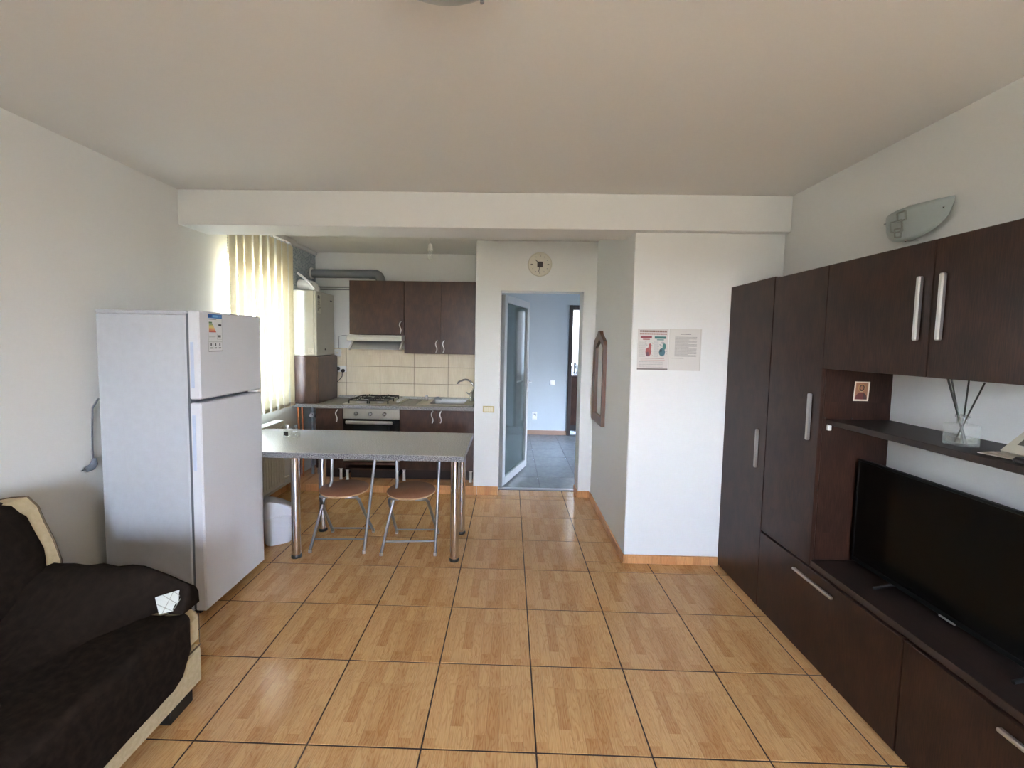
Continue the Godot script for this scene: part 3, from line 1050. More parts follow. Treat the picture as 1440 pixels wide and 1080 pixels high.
func chair(label: String, nl: Vector3, nr: Vector3, fl: Vector3, fr: Vector3, tl: Vector3, tr: Vector3, sc: Vector3, bend: Array) -> void:
	# nl, nr near feet; fl, fr far feet; tl, tr tops of the long tubes; sc centre of the seat
	var c := thing("folding_chair", label, "chair", Vector3.ZERO, 0.0, "folding chairs under the table")
	var r := 0.0105
	for q in [[nl, tl, bend], [nr, tr, [nr.lerp(tr, 0.5)]]]:
		var st := newst()
		tube(st, [q[0] + V(0, 0.012, 0)] + q[2] + [q[1]], r, 12)
		var l := obj("leg", st, M.greytube, c)
		st = newst()
		tube(st, [q[0], q[0] + V(0, 0.02, 0)], 0.0125, 12)
		obj("foot_cap", st, M.satin, l)
	var st := newst()
	var mid := (tl + tr) * 0.5
	tube(st, [tl, tl + V(0.012, 0.012, -0.005), tl.lerp(tr, 0.12) + V(0, 0.016, -0.006), mid + V(0, 0.016, -0.008), tr.lerp(tl, 0.12) + V(0, 0.016, -0.006), tr + V(-0.012, 0.012, -0.005), tr], r, 12)
	obj("back_rail", st, M.greytube, c)
	# short legs: from under the seat front, bent, back to the far feet
	for q in [[fl, -1.0], [fr, 1.0]]:
		st = newst()
		var f: Vector3 = q[0]
		var s: float = q[1]
		var a := V(sc.x + s * 0.055, 0.428, sc.z + 0.135)
		var b := V(sc.x + s * 0.105, 0.424, sc.z + 0.12)
		var d := V(sc.x + s * 0.135, 0.395, sc.z + 0.085)
		tube(st, [a, a.lerp(b, 0.6), b, b.lerp(d, 0.5) + V(s * 0.004, 0.008, 0), d, d.lerp(f, 0.5), f + V(0, 0.012, 0)], r, 12)
		var l := obj("leg", st, M.greytube, c)
		st = newst()
		tube(st, [f, f + V(0, 0.02, 0)], 0.0125, 12)
		obj("foot_cap", st, M.satin, l)
	st = newst()
	tube(st, [nl.lerp(bend[0], 0.255), nr.lerp(tr, 0.14)], 0.007, 10)
	obj("stretcher", st, M.greytube, c)
	st = newst()
	tube(st, [fl.lerp(V(sc.x - 0.135, 0.395, sc.z + 0.085), 0.13), fr.lerp(V(sc.x + 0.135, 0.395, sc.z + 0.085), 0.13)], 0.006, 10)
	obj("stretcher", st, M.greytube, c)
	# round seat
	st = newst()
	var xf := Transform3D(Basis(Vector3.RIGHT, deg_to_rad(2.0)) * Basis().scaled(V(1.0, 1, 0.97)), sc)
	lathe(st, [Vector2(0.0, -0.018), Vector2(0.158, -0.018), Vector2(0.168, -0.010), Vector2(0.169, -0.001)], 40, xf)
	var se := obj("seat", st, M.seatedge, c)
	st = newst()
	lathe(st, [Vector2(0.169, -0.002), Vector2(0.166, 0.0015), Vector2(0.0, 0.002)], 40, xf)
	obj("seat_top", st, M.seat, se)

func build_chairs() -> void:
	chair("folding chair with round brown seat, nearer the fridge", V(-1.378, 0, -2.897), V(-0.999, 0, -2.908), V(-1.354, 0, -3.227), V(-1.041, 0, -3.246), V(-1.276, 0.685, -3.035), V(-0.950, 0.685, -3.01), V(-1.158, 0.448, -2.965), [V(-1.290, 0.374, -2.93), V(-1.272, 0.43, -2.965), V(-1.264, 0.48, -3.0)])
	chair("folding chair with round brown seat, nearer the doorway", V(-0.871, 0, -2.885), V(-0.496, 0, -2.905), V(-0.853, 0, -3.232), V(-0.534, 0, -3.251), V(-0.808, 0.685, -3.04), V(-0.493, 0.685, -3.05), V(-0.678, 0.448, -2.96), [V(-0.800, 0.366, -2.93), V(-0.792, 0.42, -2.965), V(-0.790, 0.475, -3.0)])

# ---------------------------------------------------------------- kitchen
func s_handle(parent: Node, top: Vector3, bot: Vector3) -> void:
	var pts := []
	for i in 13:
		var k := i / 12.0
		var p := top.lerp(bot, k)
		p.x += 0.010 * sin(k * TAU) * -1.0
		p.z += 0.022 * sqrt(maxf(0.0, sin(k * PI)))
		pts.append(p)
	var st := newst()
	tube(st, pts, 0.0055, 8)
	obj("handle", st, M.white, parent)

func cup_foot(st: SurfaceTool, x: float, z: float, y0: float, y1: float) -> void:
	lathe(st, [Vector2(0, y0), Vector2(0.018, y0), Vector2(0.014, y0 + 0.02), Vector2(0.013, y1 - 0.02), Vector2(0.02, y1 - 0.01), Vector2(0.02, y1), Vector2(0, y1)], 14, Transform3D(Basis(), V(x, 0, z)))

func build_kitchen() -> void:
	var P := 0.07      # platform top
	var fz := -4.25    # faces of the base units
	var g := 0.002
	var bk := KZ + 0.012
	# base cabinets
	for d in [["dark brown base cabinet with one door, left of the oven", -1.95, -1.672, 1], ["dark brown double-door base cabinet under the sink", -1.092, -0.34, 2]]:
		var t := thing("base_cabinet", d[0], "cabinet")
		var bs := newst()
		bx(bs, V(d[1] + g, 0.19, bk), V(d[1] + 0.02, 0.808, fz - 0.019), 0.002)
		bx(bs, V(d[2] - 0.02, 0.19, bk), V(d[2] - g, 0.808, fz - 0.019), 0.002)
		bx(bs, V(d[1] + 0.02, 0.19, bk), V(d[2] - 0.02, 0.208, fz - 0.019), 0.001)
		bx(bs, V(d[1] + 0.02, 0.208, bk), V(d[2] - 0.02, 0.66, bk + 0.005), 0.001)
		bx(bs, V(d[1] + 0.02, 0.66, fz - 0.037), V(d[2] - 0.02, 0.808, fz - 0.019), 0.001)
		obj("body", bs, M.kwenge, t)
		obj("plinth", one(V(d[1] + 0.02, P + 0.002, bk + 0.1), V(d[2] - 0.02, 0.185, fz - 0.09)), M.edge, t)
		var w: float = (d[2] - d[1]) / d[3]
		for k in int(d[3]):
			var dr := obj("door", one(V(d[1] + w * k + g, 0.192, fz - 0.018), V(d[1] + w * (k + 1) - g, 0.803, fz), 0.002), M.kwenge, t)
			if d[3] == 1: s_handle(dr, V(-1.722, 0.795, fz), V(-1.735, 0.672, fz))
			elif k == 0: s_handle(dr, V(-0.76, 0.80, fz), V(-0.766, 0.678, fz))
			else: s_handle(dr, V(-0.674, 0.80, fz), V(-0.683, 0.68, fz))
		for x in [d[1] + 0.035, d[2] - 0.035]:
			var st := newst()
			cup_foot(st, x, fz - 0.035, P, 0.19)
			obj("foot", st, M.white, t)
	# oven housing
	var o := thing("oven", "built-in steel and black glass oven under the hob", "oven")
	var a := -1.668
	var b := -1.096
	obj("body", one(V(a, 0.26, bk), V(b, 0.808, fz - 0.02), 0.002), M.edge, o)
	obj("control_panel", one(V(a, 0.704, fz - 0.02), V(b, 0.806, fz + 0.004), 0.002), M.stainless, o)
	for x in [-1.534, -1.39, -1.246]:
		var st := newst()
		lathe(st, [Vector2(0.021, 0), Vector2(0.021, 0.006), Vector2(0.016, 0.008), Vector2(0.014, 0.028), Vector2(0, 0.03)], 20, Transform3D(Basis(Vector3.RIGHT, PI / 2), V(x, 0.757, fz + 0.004)))
		var kb := obj("knob", st, M.chrome, o)
		obj("grip", one(V(x - 0.004, 0.741, fz + 0.03), V(x + 0.004, 0.773, fz + 0.04), 0.002), M.chrome, kb)
	var od := obj("door", one(V(a + 0.002, 0.334, fz - 0.02), V(b - 0.002, 0.70, fz + 0.002), 0.003), M.gloss, o)
	obj("handle", one(V(-1.632, 0.656, fz + 0.024), V(-1.16, 0.69, fz + 0.04), 0.006), M.satin, od)
	var hs := newst()
	for x in [-1.6, -1.19]:
		bx(hs, V(x - 0.012, 0.664, fz), V(x + 0.012, 0.682, fz + 0.026), 0.002)
	obj("handle_post", hs, M.satin, od)
	obj("window", one(V(a + 0.075, 0.38, fz + 0.002), V(b - 0.075, 0.63, fz + 0.004), 0.001), mat(Color8(22, 23, 24), 0.05), od)
	obj("lower_trim", one(V(a, 0.27, fz - 0.02), V(b, 0.33, fz + 0.002), 0.002), M.stainless, o)
	var hv := thing("oven_cabinet", "dark open-fronted base panel carrying the oven on white feet", "cabinet")
	var st := newst()
	bx(st, V(a, 0.18, bk), V(a + 0.018, 0.258, fz - 0.002))
	bx(st, V(b - 0.018, 0.18, bk), V(b, 0.258, fz - 0.002))
	bx(st, V(a + 0.018, 0.235, fz - 0.02), V(b - 0.018, 0.258, fz - 0.002))
	bx(st, V(a + 0.018, 0.18, bk), V(b - 0.018, 0.196, fz - 0.002))
	obj("frame", st, M.kwenge, hv)
	obj("plinth", one(V(a + 0.04, P + 0.002, -4.6), V(b - 0.04, 0.178, fz - 0.09)), M.edge, hv)
	for x in [a + 0.03, b - 0.03]:
		st = newst()
		cup_foot(st, x, fz - 0.03, P, 0.18)
		obj("foot", st, M.white, hv)
	# worktop with a cut-out for the sink bowl
	var wt := thing("worktop", "grey speckled kitchen worktop running from the boiler cabinet to the sink", "worktop")
	st = newst()
	var wx0 := LX + 0.01
	bx(st, V(wx0, 0.812, bk), V(-0.82, 0.845, -4.226), 0.002)
	bx(st, V(-0.46, 0.812, bk), V(-0.337, 0.845, -4.226), 0.002)
	bx(st, V(-0.82, 0.812, -4.40), V(-0.46, 0.845, -4.226), 0.002)
	bx(st, V(-0.82, 0.812, bk), V(-0.46, 0.845, -4.72), 0.002)
	obj("slab", st, M.granite, wt)
	obj("front_edge", one(V(wx0, 0.813, -4.226), V(-0.337, 0.844, -4.2245), 0.0005), M.granite_edge, wt)
	st = newst()
	bx(st, V(wx0 + 0.26, 0.845, bk), V(-0.337, 0.872, bk + 0.022), 0.004)
	obj("upstand", st, M.granite, wt)
	# hob
	var h := thing("hob", "four-burner steel gas hob with black iron grates", "hob", V(-1.4, 0.845, -4.5))
	obj("plate", one(V(-0.285, 0, -0.245), V(0.285, 0.007, 0.225), 0.003), M.stainless, h)
	var burners := [V(-0.14, 0.007, 0.1), V(-0.13, 0.007, -0.13), V(0.07, 0.007, 0.1), V(0.08, 0.007, -0.13)]
	for i in 4:
		st = newst()
		var rr: float = [0.044, 0.034, 0.03, 0.038][i]
		lathe(st, [Vector2(rr + 0.012, 0), Vector2(rr + 0.010, 0.008), Vector2(rr, 0.010), Vector2(rr, 0.018), Vector2(0, 0.018)], 20, Transform3D(Basis(), burners[i]))
		var bu := obj("burner", st, M.alu, h)
		st = newst()
		lathe(st, [Vector2(rr - 0.004, 0.018), Vector2(rr - 0.004, 0.022), Vector2(rr - 0.01, 0.025), Vector2(0, 0.025)], 20, Transform3D(Basis(), burners[i]))
		obj("burner_cap", st, M.iron, bu)
	for s in [-0.135, 0.075]:
		st = newst()
		var y := 0.040
		for z in [-0.225, -0.012, 0.012, 0.205]:
			bx(st, V(s - 0.095, y - 0.005, z - 0.005), V(s + 0.095, y + 0.005, z + 0.005), 0.002)
		for x in [s - 0.095, s + 0.095]:
			bx(st, V(x - 0.005, y - 0.005, -0.225), V(x + 0.005, y + 0.005, 0.205), 0.002)
			for z in [-0.215, -0.01, 0.195]:
				bx(st, V(x - 0.006, 0.007, z - 0.006), V(x + 0.006, y, z + 0.006), 0.002)
		for zc in [0.1, -0.13]:
			for k in 4:
				var an := k * PI / 2
				obx(st, Transform3D(Basis(Vector3.UP, an), V(s, y + 0.004, zc) + V(cos(an), 0, -sin(an)) * 0.062), V(0.075, 0.008, 0.008), 0.002)
				obx(st, Transform3D(Basis(Vector3.UP, an), V(s, y + 0.012, zc) + V(cos(an), 0, -sin(an)) * 0.035), V(0.016, 0.016, 0.008), 0.002)
		obj("grate", st, M.iron, h)
	for k in 4:
		st = newst()
		lathe(st, [Vector2(0.017, 0), Vector2(0.015, 0.022), Vector2(0, 0.024)], 16, Transform3D(Basis(), V(0.23, 0.007, -0.17 + k * 0.075)))
		obj("knob", st, M.satin, h)
	# sink
	var s := thing("sink", "stainless steel inset sink with a drainer on the left", "sink", V(-0.66, 0.845, -4.56))
	st = newst()
	bx(st, V(-0.29, 0, -0.2), V(-0.155, 0.005, 0.225), 0.002)
	bx(st, V(0.195, 0, -0.2), V(0.29, 0.005, 0.225), 0.002)
	bx(st, V(-0.155, 0, 0.155), V(0.195, 0.005, 0.225), 0.002)
	bx(st, V(-0.155, 0, -0.2), V(0.195, 0.005, -0.155), 0.002)
	obj("rim", st, M.stainless, s)
	st = newst()
	bx(st, V(-0.155, -0.14, -0.155), V(0.195, -0.135, 0.155))
	bx(st, V(-0.158, -0.14, -0.155), V(-0.155, 0.012, 0.155))
	bx(st, V(0.195, -0.14, -0.155), V(0.198, 0.012, 0.155))
	bx(st, V(-0.155, -0.14, -0.158), V(0.195, 0.012, -0.155))
	bx(st, V(-0.155, -0.14, 0.155), V(0.195, 0.003, 0.158))
	obj("bowl", st, M.satin, s)
	st = newst()
	for k in 5:
		bx(st, V(-0.275 + k * 0.024, 0.004, -0.15), V(-0.265 + k * 0.024, 0.008, 0.18), 0.001)
	obj("drainer_ribs", st, M.stainless, s)
	# tap
	var tp := thing("kitchen_tap", "chrome mixer tap with a high curved spout at the sink", "tap", V(-0.41, 0.85, -4.66))
	st = newst()
	lathe(st, [Vector2(0, 0), Vector2(0.026, 0), Vector2(0.026, 0.008), Vector2(0.021, 0.012), Vector2(0.021, 0.09), Vector2(0.016, 0.1), Vector2(0, 0.1)], 18)
	obj("body", st, M.chrome, tp)
	st = newst()
	var sp := [V(0, 0.08, 0), V(0.018, 0.13, 0.0), V(0.02, 0.165, 0)]
	sp += arc(V(-0.065, 0.15, 0), V(1, 0, 0), V(0, 1, 0), 0.085, 0.15, PI * 0.66, 10)
	sp += [V(-0.135, 0.217, 0), V(-0.15, 0.20, 0), V(-0.152, 0.188, 0)]
	tube(st, sp, [0.013, 0.012, 0.0115] + range(14).map(func(_k): return 0.0105), 12)
	obj("spout", st, M.chrome, tp)
	st = newst()
	tube(st, [V(-0.01, 0.075, 0.0), V(-0.035, 0.085, 0.012), V(-0.06, 0.1, 0.02)], [0.013, 0.009, 0.006], 10)
	obj("lever", st, M.chrome, tp)
	var sd := thing("soap_pump", "small steel soap cylinder beside the sink drainer", "dispenser", V(-0.9, 0.85, -4.64))
	st = newst()
	lathe(st, [Vector2(0, 0), Vector2(0.017, 0), Vector2(0.017, 0.052), Vector2(0.014, 0.056), Vector2(0, 0.056)], 16)
	obj("body", st, M.satin, sd)
	var sc := thing("scouring_pad", "round metal scouring pad behind the sink bowl", "scourer", V(-0.79, 0.851, -4.715))
	st = newst()
	var nn := noise(17, 40.0, 2)
	var gg := []
	for i in 9:
		var row := []
		for k in 19:
			var th := PI * 0.5 * i / 8.0
			var ph := TAU * k / 18.0
			var q := V(sin(th) * cos(ph), cos(th), sin(th) * sin(ph))
			var rr := 0.042 * (1.0 + 0.25 * nn.get_noise_3d(q.x, q.y, q.z)) if k < 18 else 0.0
			if k == 18: row.append(row[0])
			else: row.append(V(q.x * rr, q.y * rr * 0.8, q.z * rr))
		gg.append(row)
	sheet(st, gg, Vector3.UP)
	obj("pad", st, M.greytube, sc)
	# upper cabinets
	var uz := -4.48
	for d in [["dark brown upper cabinet above the cooker hood", -1.686, -1.112, 1.556, 1], ["dark brown double-door upper cabinet above the sink", -1.108, -0.34, 1.365, 2]]:
		var t := thing("wall_cabinet", d[0], "cabinet")
		obj("body", one(V(d[1], d[3], bk), V(d[2], 2.118, uz - 0.018), 0.002), M.kwenge, t)
		var w: float = (d[2] - d[1]) / d[4]
		for k in int(d[4]):
			var dr := obj("door", one(V(d[1] + w * k + 0.001, d[3] + 0.001, uz - 0.018), V(d[1] + w * (k + 1) - 0.001, 2.117, uz), 0.002), M.kwenge, t)
			if d[4] == 1: s_handle(dr, V(-1.141, 1.70, uz), V(-1.149, 1.575, uz))
			elif k == 0: s_handle(dr, V(-0.76, 1.507, uz), V(-0.773, 1.381, uz))
			else: s_handle(dr, V(-0.686, 1.507, uz), V(-0.698, 1.381, uz))
	# hood
	var hd := thing("cooker_hood", "pale slimline cooker hood below the upper cabinet", "cooker hood")
	obj("fascia", one(V(-1.655, 1.49, -4.34), V(-1.095, 1.533, -4.32), 0.003), M.hood, hd)
	st = newst()
	bx(st, V(-1.65, 1.5, bk), V(-1.1, 1.55, -4.34), 0.003)
	obj("housing", st, M.hood, hd)
	st = newst()
	var px := Transform3D(Basis(Vector3.RIGHT, deg_to_rad(38)), V(-1.37, 1.455, -4.40))
	obx(st, px, V(0.5, 0.006, 0.16), 0.001)
	for k in 24:
		obx(st, px * Transform3D(Basis(), V(-0.23 + k * 0.02, -0.004, 0)), V(0.007, 0.006, 0.15))
	for k in 3:
		obx(st, px * Transform3D(Basis(), V(0, -0.003, -0.05 + k * 0.05)), V(0.5, 0.005, 0.004))
	obj("filter", st, M.alu, hd)
	st = newst()
	for x in [-1.632, -1.112]:
		obx(st, Transform3D(Basis(Vector3.RIGHT, deg_to_rad(38)), V(x, 1.455, -4.40)), V(0.02, 0.025, 0.17), 0.002)
	bx(st, V(-1.64, 1.405, -4.47), V(-1.1, 1.418, -4.43), 0.002)
	obj("visor", st, M.hood, hd)
	var hc := newst()
	tube(hc, [V(-1.65, 1.53, -4.72), V(-1.72, 1.525, -4.76), V(-1.8, 1.545, -4.785), V(-1.88, 1.545, -4.79), V(-1.92, 1.535, -4.79), V(-1.925, 1.40, -4.79)], 0.003, 6)
	obj("cable", hc, M.pvcgrey, hd)
	# boiler and its cabinet
	var bc := thing("boiler_cabinet", "dark brown box cabinet standing on the worktop under the boiler", "cabinet")
	st = newst()
	bx(st, V(LX + 0.012, 0.846, -4.74), V(-1.938, 1.326, -4.262), 0.002)
	obj("body", st, M.kwenge, bc)
	obj("door", one(V(-1.938, 0.85, -4.738), V(-1.922, 1.322, -4.264), 0.002), M.kwenge, bc)
	var bo := thing("boiler", "white wall-hung gas boiler in the kitchen corner by the window", "boiler")
	obj("case", one(V(LX + 0.012, 1.33, -4.70), V(-1.96, 1.985, -4.262), 0.008), M.boiler, bo)
	var bf := obj("front_cover", one(V(-1.96, 1.334, -4.70), V(-1.936, 1.982, -4.262), 0.008), M.boiler, bo)
	obj("gauge", one(V(-1.936, 1.385, -4.47), V(-1.932, 1.402, -4.45), 0.002), M.black, bf)
	obj("badge", one(V(-1.936, 1.90, -4.64), V(-1.934, 1.915, -4.59), 0.001), M.cord, bf)
	var lab := Image.create(64, 128, false, Image.FORMAT_RGB8)
	lab.fill(Color8(222, 222, 210))
	for k in 14:
		lab.fill_rect(Rect2i(6, 6 + k * 8, 20 + (k * 37) % 34, 3), Color8(110, 108, 100))
	lab.fill_rect(Rect2i(6, 10, 16, 18), Color8(80, 80, 78))
	lab.fill_rect(Rect2i(34, 10, 12, 18), Color8(150, 148, 140))
	picture("data_label", lab, V(-1.936, 1.76, -4.285), V(0, 0, -0.09), V(0, 0.19, 0), V(1, 0, 0), bf)
	var lb2 := Image.create(64, 64, false, Image.FORMAT_RGB8)
	lb2.fill(Color8(226, 224, 214))
	for k in 6:
		lb2.fill_rect(Rect2i(6, 6 + k * 9, 48 - (k * 13) % 20, 2), Color8(150, 146, 138))
	picture("side_label", lb2, V(-2.02, 1.345, -4.262), V(0.06, 0, 0), V(0, 0.06, 0), V(0, 0, 1), bo)
	# flue elbow on the boiler
	var fl := thing("boiler_flue", "white flue elbow on top of the boiler going to the wall", "flue pipe")
	st = newst()
	var el := [V(LX + 0.01, 2.055, -4.42), V(-2.1, 2.05, -4.42)]
	el += arc(V(-2.075, 1.99, -4.42), V(1, 0, 0), V(0, 1, 0), 0.058, PI * 0.5, 0.05, 7)
	el += [V(-2.017, 1.988, -4.42)]
	tube(st, el, 0.052, 18)
	obj("elbow", st, M.white, fl)
	st = newst()
	tube(st, [V(LX + 0.02, 2.165, -4.36), V(-2.12, 2.13, -4.36), V(-2.05, 2.075, -4.36), V(-2.0, 2.015, -4.36), V(-1.99, 2.002, -4.36)], 0.012, 10)
	obj("clamp_band", st, M.white, fl)
	st = newst()
	lathe(st, [Vector2(0.009, 0), Vector2(0.009, 0.006), Vector2(0, 0.006)], 12, Transform3D(Basis(Vector3.RIGHT, PI / 2), V(-2.025, 2.055, -4.366)))
	obj("port", st, M.black, fl)
	# grey extraction pipe
	var gp := thing("vent_pipe", "thick grey plastic vent pipe running above the upper cabinets", "vent pipe")
	st = newst()
	tube(st, [V(LX + 0.01, 2.213, -4.69), V(-1.5, 2.213, -4.69)], 0.046, 24)
	obj("pipe", st, M.pvcgrey, gp)
	st = newst()
	var ep := [V(-1.545, 2.213, -4.69), V(-1.5, 2.213, -4.69)]
	ep += arc(V(-1.488, 2.145, -4.69), V(1, 0, 0), V(0, 1, 0), 0.068, PI * 0.5, 0.0, 8)
	ep += [V(-1.42, 2.119, -4.69)]
	tube(st, ep, 0.05, 24)
	obj("elbow", st, M.pvcgrey, gp)
	st = newst()
	lathe(st, [Vector2(0.047, 0), Vector2(0.062, 0.004), Vector2(0.062, 0.016), Vector2(0.047, 0.02)], 24, Transform3D(Basis(Vector3.BACK, -PI / 2), V(LX + 0.007, 2.213, -4.69)))
	obj("wall_collar", st, M.white, gp)
	# thin pipes along the wall
	var tpp := thing("gas_pipes", "two thin dark pipes along the wall between boiler and cabinet", "pipes")
	for y in [2.078, 2.052]:
		st = newst()
		tube(st, [V(-2.17, y, -4.775), V(-1.69, y + 0.003, -4.775)], 0.007, 8)
		obj("pipe", st, M.greytube, tpp)
	# pipes in the gap under the worktop
	var cp := thing("copper_pipes", "copper and grey water pipes in the gap left of the base cabinet", "pipes")
	st = newst()
	tube(st, [V(-2.145, 0.08, -4.3), V(-2.145, 0.6, -4.3), V(-2.15, 0.80, -4.3)], 0.011, 10)
	tube(st, [V(-2.115, 0.08, -4.32), V(-2.11, 0.5, -4.32), V(-2.12, 0.80, -4.32)], 0.009, 10)
	obj("copper_pipe", st, M.copper, cp)
	st = newst()
	tube(st, [V(-2.05, 0.08, -4.4), V(-2.05, 0.80, -4.4)], 0.014, 10)
	tube(st, [V(-2.0, 0.08, -4.42), V(-2.0, 0.55, -4.42), V(-2.02, 0.66, -4.41), V(-2.05, 0.70, -4.4)], 0.012, 10)
	obj("grey_pipe", st, M.pvcgrey, cp)
	st = newst()
	lathe(st, [Vector2(0, -0.03), Vector2(0.022, -0.025), Vector2(0.022, 0.025), Vector2(0, 0.03)], 12, Transform3D(Basis(), V(-2.05, 0.71, -4.4)))
	tube(st, [V(-2.05, 0.71, -4.385), V(-2.04, 0.71, -4.345)], [0.013, 0.018], 10)
	obj("valve", st, M.alu, cp)
	# sockets on the tiled wall
	var tz := KZ + 0.010
	var so := thing("double_socket", "white double socket with two black plugs beside the boiler cabinet", "socket", V(-1.893, 1.17, tz))
	obj("plate", one(V(-0.055, -0.036, 0), V(0.055, 0.036, 0.012), 0.003), M.white, so)
	for x in [-0.033, 0.022]:
		st = newst()
		lathe(st, [Vector2(0.02, 0), Vector2(0.018, 0.022), Vector2(0.008, 0.03), Vector2(0, 0.03)], 14, Transform3D(Basis(Vector3.RIGHT, PI / 2), V(x, 0.004 if x < 0 else -0.02, 0.012)))
		var pg := obj("plug", st, M.black, so)
		st = newst()
		var y0 := 0.0 if x < 0 else -0.024
		tube(st, [V(x, y0, 0.038), V(x - 0.004, y0 - 0.06, 0.035), V(x - (0.012 if x < 0 else 0.045), -0.13, 0.03), V(-0.055, -0.19 if x < 0 else -0.165, 0.03), V(-0.075, -0.22, 0.03)], 0.004, 6)
		obj("plug_cord", st, M.black, pg)
	var jb := thing("junction_box", "small white junction box on the wall above the tiles", "junction box", V(-1.93, 1.35, KZ))
	obj("box", one(V(-0.036, -0.042, 0), V(0.036, 0.042, 0.035), 0.004), M.white, jb)
	obj("screw_cover", one(V(-0.012, -0.008, 0.035), V(0.012, 0.008, 0.037), 0.001), M.cream, jb)

# ---------------------------------------------------------------- wall unit on the right
func bar_handle(parent: Node, a: Vector3, b: Vector3) -> void:
	# flat bar handle standing off the face toward -x
	var st := newst()
	var vert := absf(a.y - b.y) > absf(a.z - b.z)
	var w := V(0, 0, 0.008) if vert else V(0, 0.007, 0)
	var lo := V(minf(a.x, b.x), minf(a.y, b.y), minf(a.z, b.z))
	var hi := V(maxf(a.x, b.x), maxf(a.y, b.y), maxf(a.z, b.z))
	bx(st, lo - w - V(0.018, 0, 0), hi + w, 0.004)
	obj("handle", st, M.satin, parent)

func build_wall_unit() -> void:
	var F := 1.45
	var back := RX - 0.004
	# tall wardrobe
	var t := thing("tall_cabinet", "tall dark brown cabinet with one full-height door beside the notices", "cabinet")
	var st := newst()
	bx(st, V(F + 0.02, 0.02, -2.878), V(back, 1.887, -2.412), 0.002)
	obj("body", st, M.wenge, t)
	var d := obj("door", one(V(F, 0.012, -2.878), V(F + 0.019, 1.887, -2.412), 0.002), M.wenge, t)
	bar_handle(d, V(F, 1.025, -2.483), V(F, 0.80, -2.483))
	# narrow cabinet over the base unit
	t = thing("narrow_cabinet", "narrow dark brown cabinet with one door, standing on the drawer base", "cabinet")
	obj("body", one(V(F + 0.02, 0.492, -2.408), V(back, 1.876, -2.012), 0.002), M.wenge, t)
	d = obj("door", one(V(F, 0.46, -2.408), V(F + 0.019, 1.878, -2.012), 0.002), M.wenge, t)
	bar_handle(d, V(F, 1.283, -2.07), V(F, 1.057, -2.07))
	var sc := newst()
	for p in [[1.475, 1.175], [1.6, 1.175], [1.74, 1.17], [1.465, 0.83]]:
		lathe(sc, [Vector2(0.004, 0), Vector2(0.004, 0.001), Vector2(0, 0.001)], 8, Transform3D(Basis(Vector3.RIGHT, PI / 2), V(p[0], p[1], -2.012)))
	obj("peg_hole", sc, M.black, t)
	# wall cabinets
	var names := ["dark brown wall cabinet with one door below the glass wall lamp", "dark brown wall cabinet over the diffuser shelf, cut by the frame edge"]
	var zz := [[-2.0105, -1.5185], [-1.5175, -1.02]]
	for i in 2:
		t = thing("hanging_cabinet", names[i], "cabinet")
		obj("body", one(V(F + 0.02, 1.407, zz[i][0]), V(back, 1.876, zz[i][1]), 0.0005), M.wenge, t)
		d = obj("door", one(V(F, 1.405, zz[i][0]), V(F + 0.019, 1.878, zz[i][1] - 0.001), 0.002), M.wenge, t)
		var hz := -1.558 if i == 0 else -1.477
		bar_handle(d, V(F, 1.758, hz), V(F, 1.532, hz))
	# base unit: two deep drawers and the top board
	var dn := ["wide dark brown drawer unit, the far one of two below the television", "wide dark brown drawer unit, the near one of two below the television"]
	zz = [[-2.41, -1.522], [-1.518, -0.63]]
	for i in 2:
		t = thing("drawer_unit", dn[i], "drawer unit")
		obj("body", one(V(F + 0.02, 0.02, zz[i][0]), V(back, 0.46, zz[i][1]), 0.002), M.wenge, t)
		d = obj("drawer", one(V(F, 0.012, zz[i][0]), V(F + 0.019, 0.448, zz[i][1]), 0.002), M.wenge, t)
		if i == 0: bar_handle(d, V(F, 0.397, -2.11), V(F, 0.397, -1.85))
		else: bar_handle(d, V(F, 0.405, -1.205), V(F, 0.405, -0.945))
	obj_board()
	# shelf
	t = thing("shelf", "dark brown open shelf between the narrow cabinet and the television", "shelf")
	obj("board", one(V(1.482, 1.145, -2.011), V(back, 1.17, -0.6), 0.002), M.wenge_in, t)
	obj("shelf_pin", one(V(1.484, 1.118, -2.011), V(1.5, 1.145, -1.996), 0.002), M.white, t)
	obj("bracket", one(V(1.74, 1.11, -0.66), V(back, 1.145, -0.64), 0.002), M.edge, t)
	# television
	t = thing("television", "large black flat television standing on the wall unit below the shelf", "television")
	obj("back_cover", one(V(1.640, 0.53, -1.98), V(1.675, 0.985, -1.085), 0.008), M.black, t)
	var fr := newst()
	var tx := 1.625
	bx(fr, V(tx, 0.512, -1.99), V(1.642, 0.530, -1.075), 0.002)
	bx(fr, V(tx, 0.982, -1.99), V(1.642, 0.992, -1.075), 0.002)
	bx(fr, V(tx, 0.530, -1.99), V(1.642, 0.982, -1.98), 0.002)
	bx(fr, V(tx, 0.530, -1.085), V(1.642, 0.982, -1.075), 0.002)
	obj("bezel", fr, M.tvblack, t)
	obj("screen", one(V(tx + 0.003, 0.528, -1.982), V(1.64, 0.984, -1.083)), M.screen, t)
	obj("tag", one(V(tx - 0.002, 0.507, -1.575), V(tx + 0.003, 0.515, -1.515), 0.001), M.satin, t)
	for z in [-1.78, -1.28]:
		st = newst()
		tube(st, [V(1.655, 0.53, z), V(1.65, 0.51, z), V(1.55, 0.496, z + 0.01)], [0.009, 0.008, 0.006], 8)
		tube(st, [V(1.655, 0.53, z), V(1.66, 0.51, z), V(1.74, 0.496, z + 0.01)], [0.009, 0.008, 0.006], 8)
		obj("foot", st, M.black, t)
	# small icon card on the cabinet side
	t = thing("icon_card", "small icon card of a bearded saint on the dark cabinet side", "picture card")
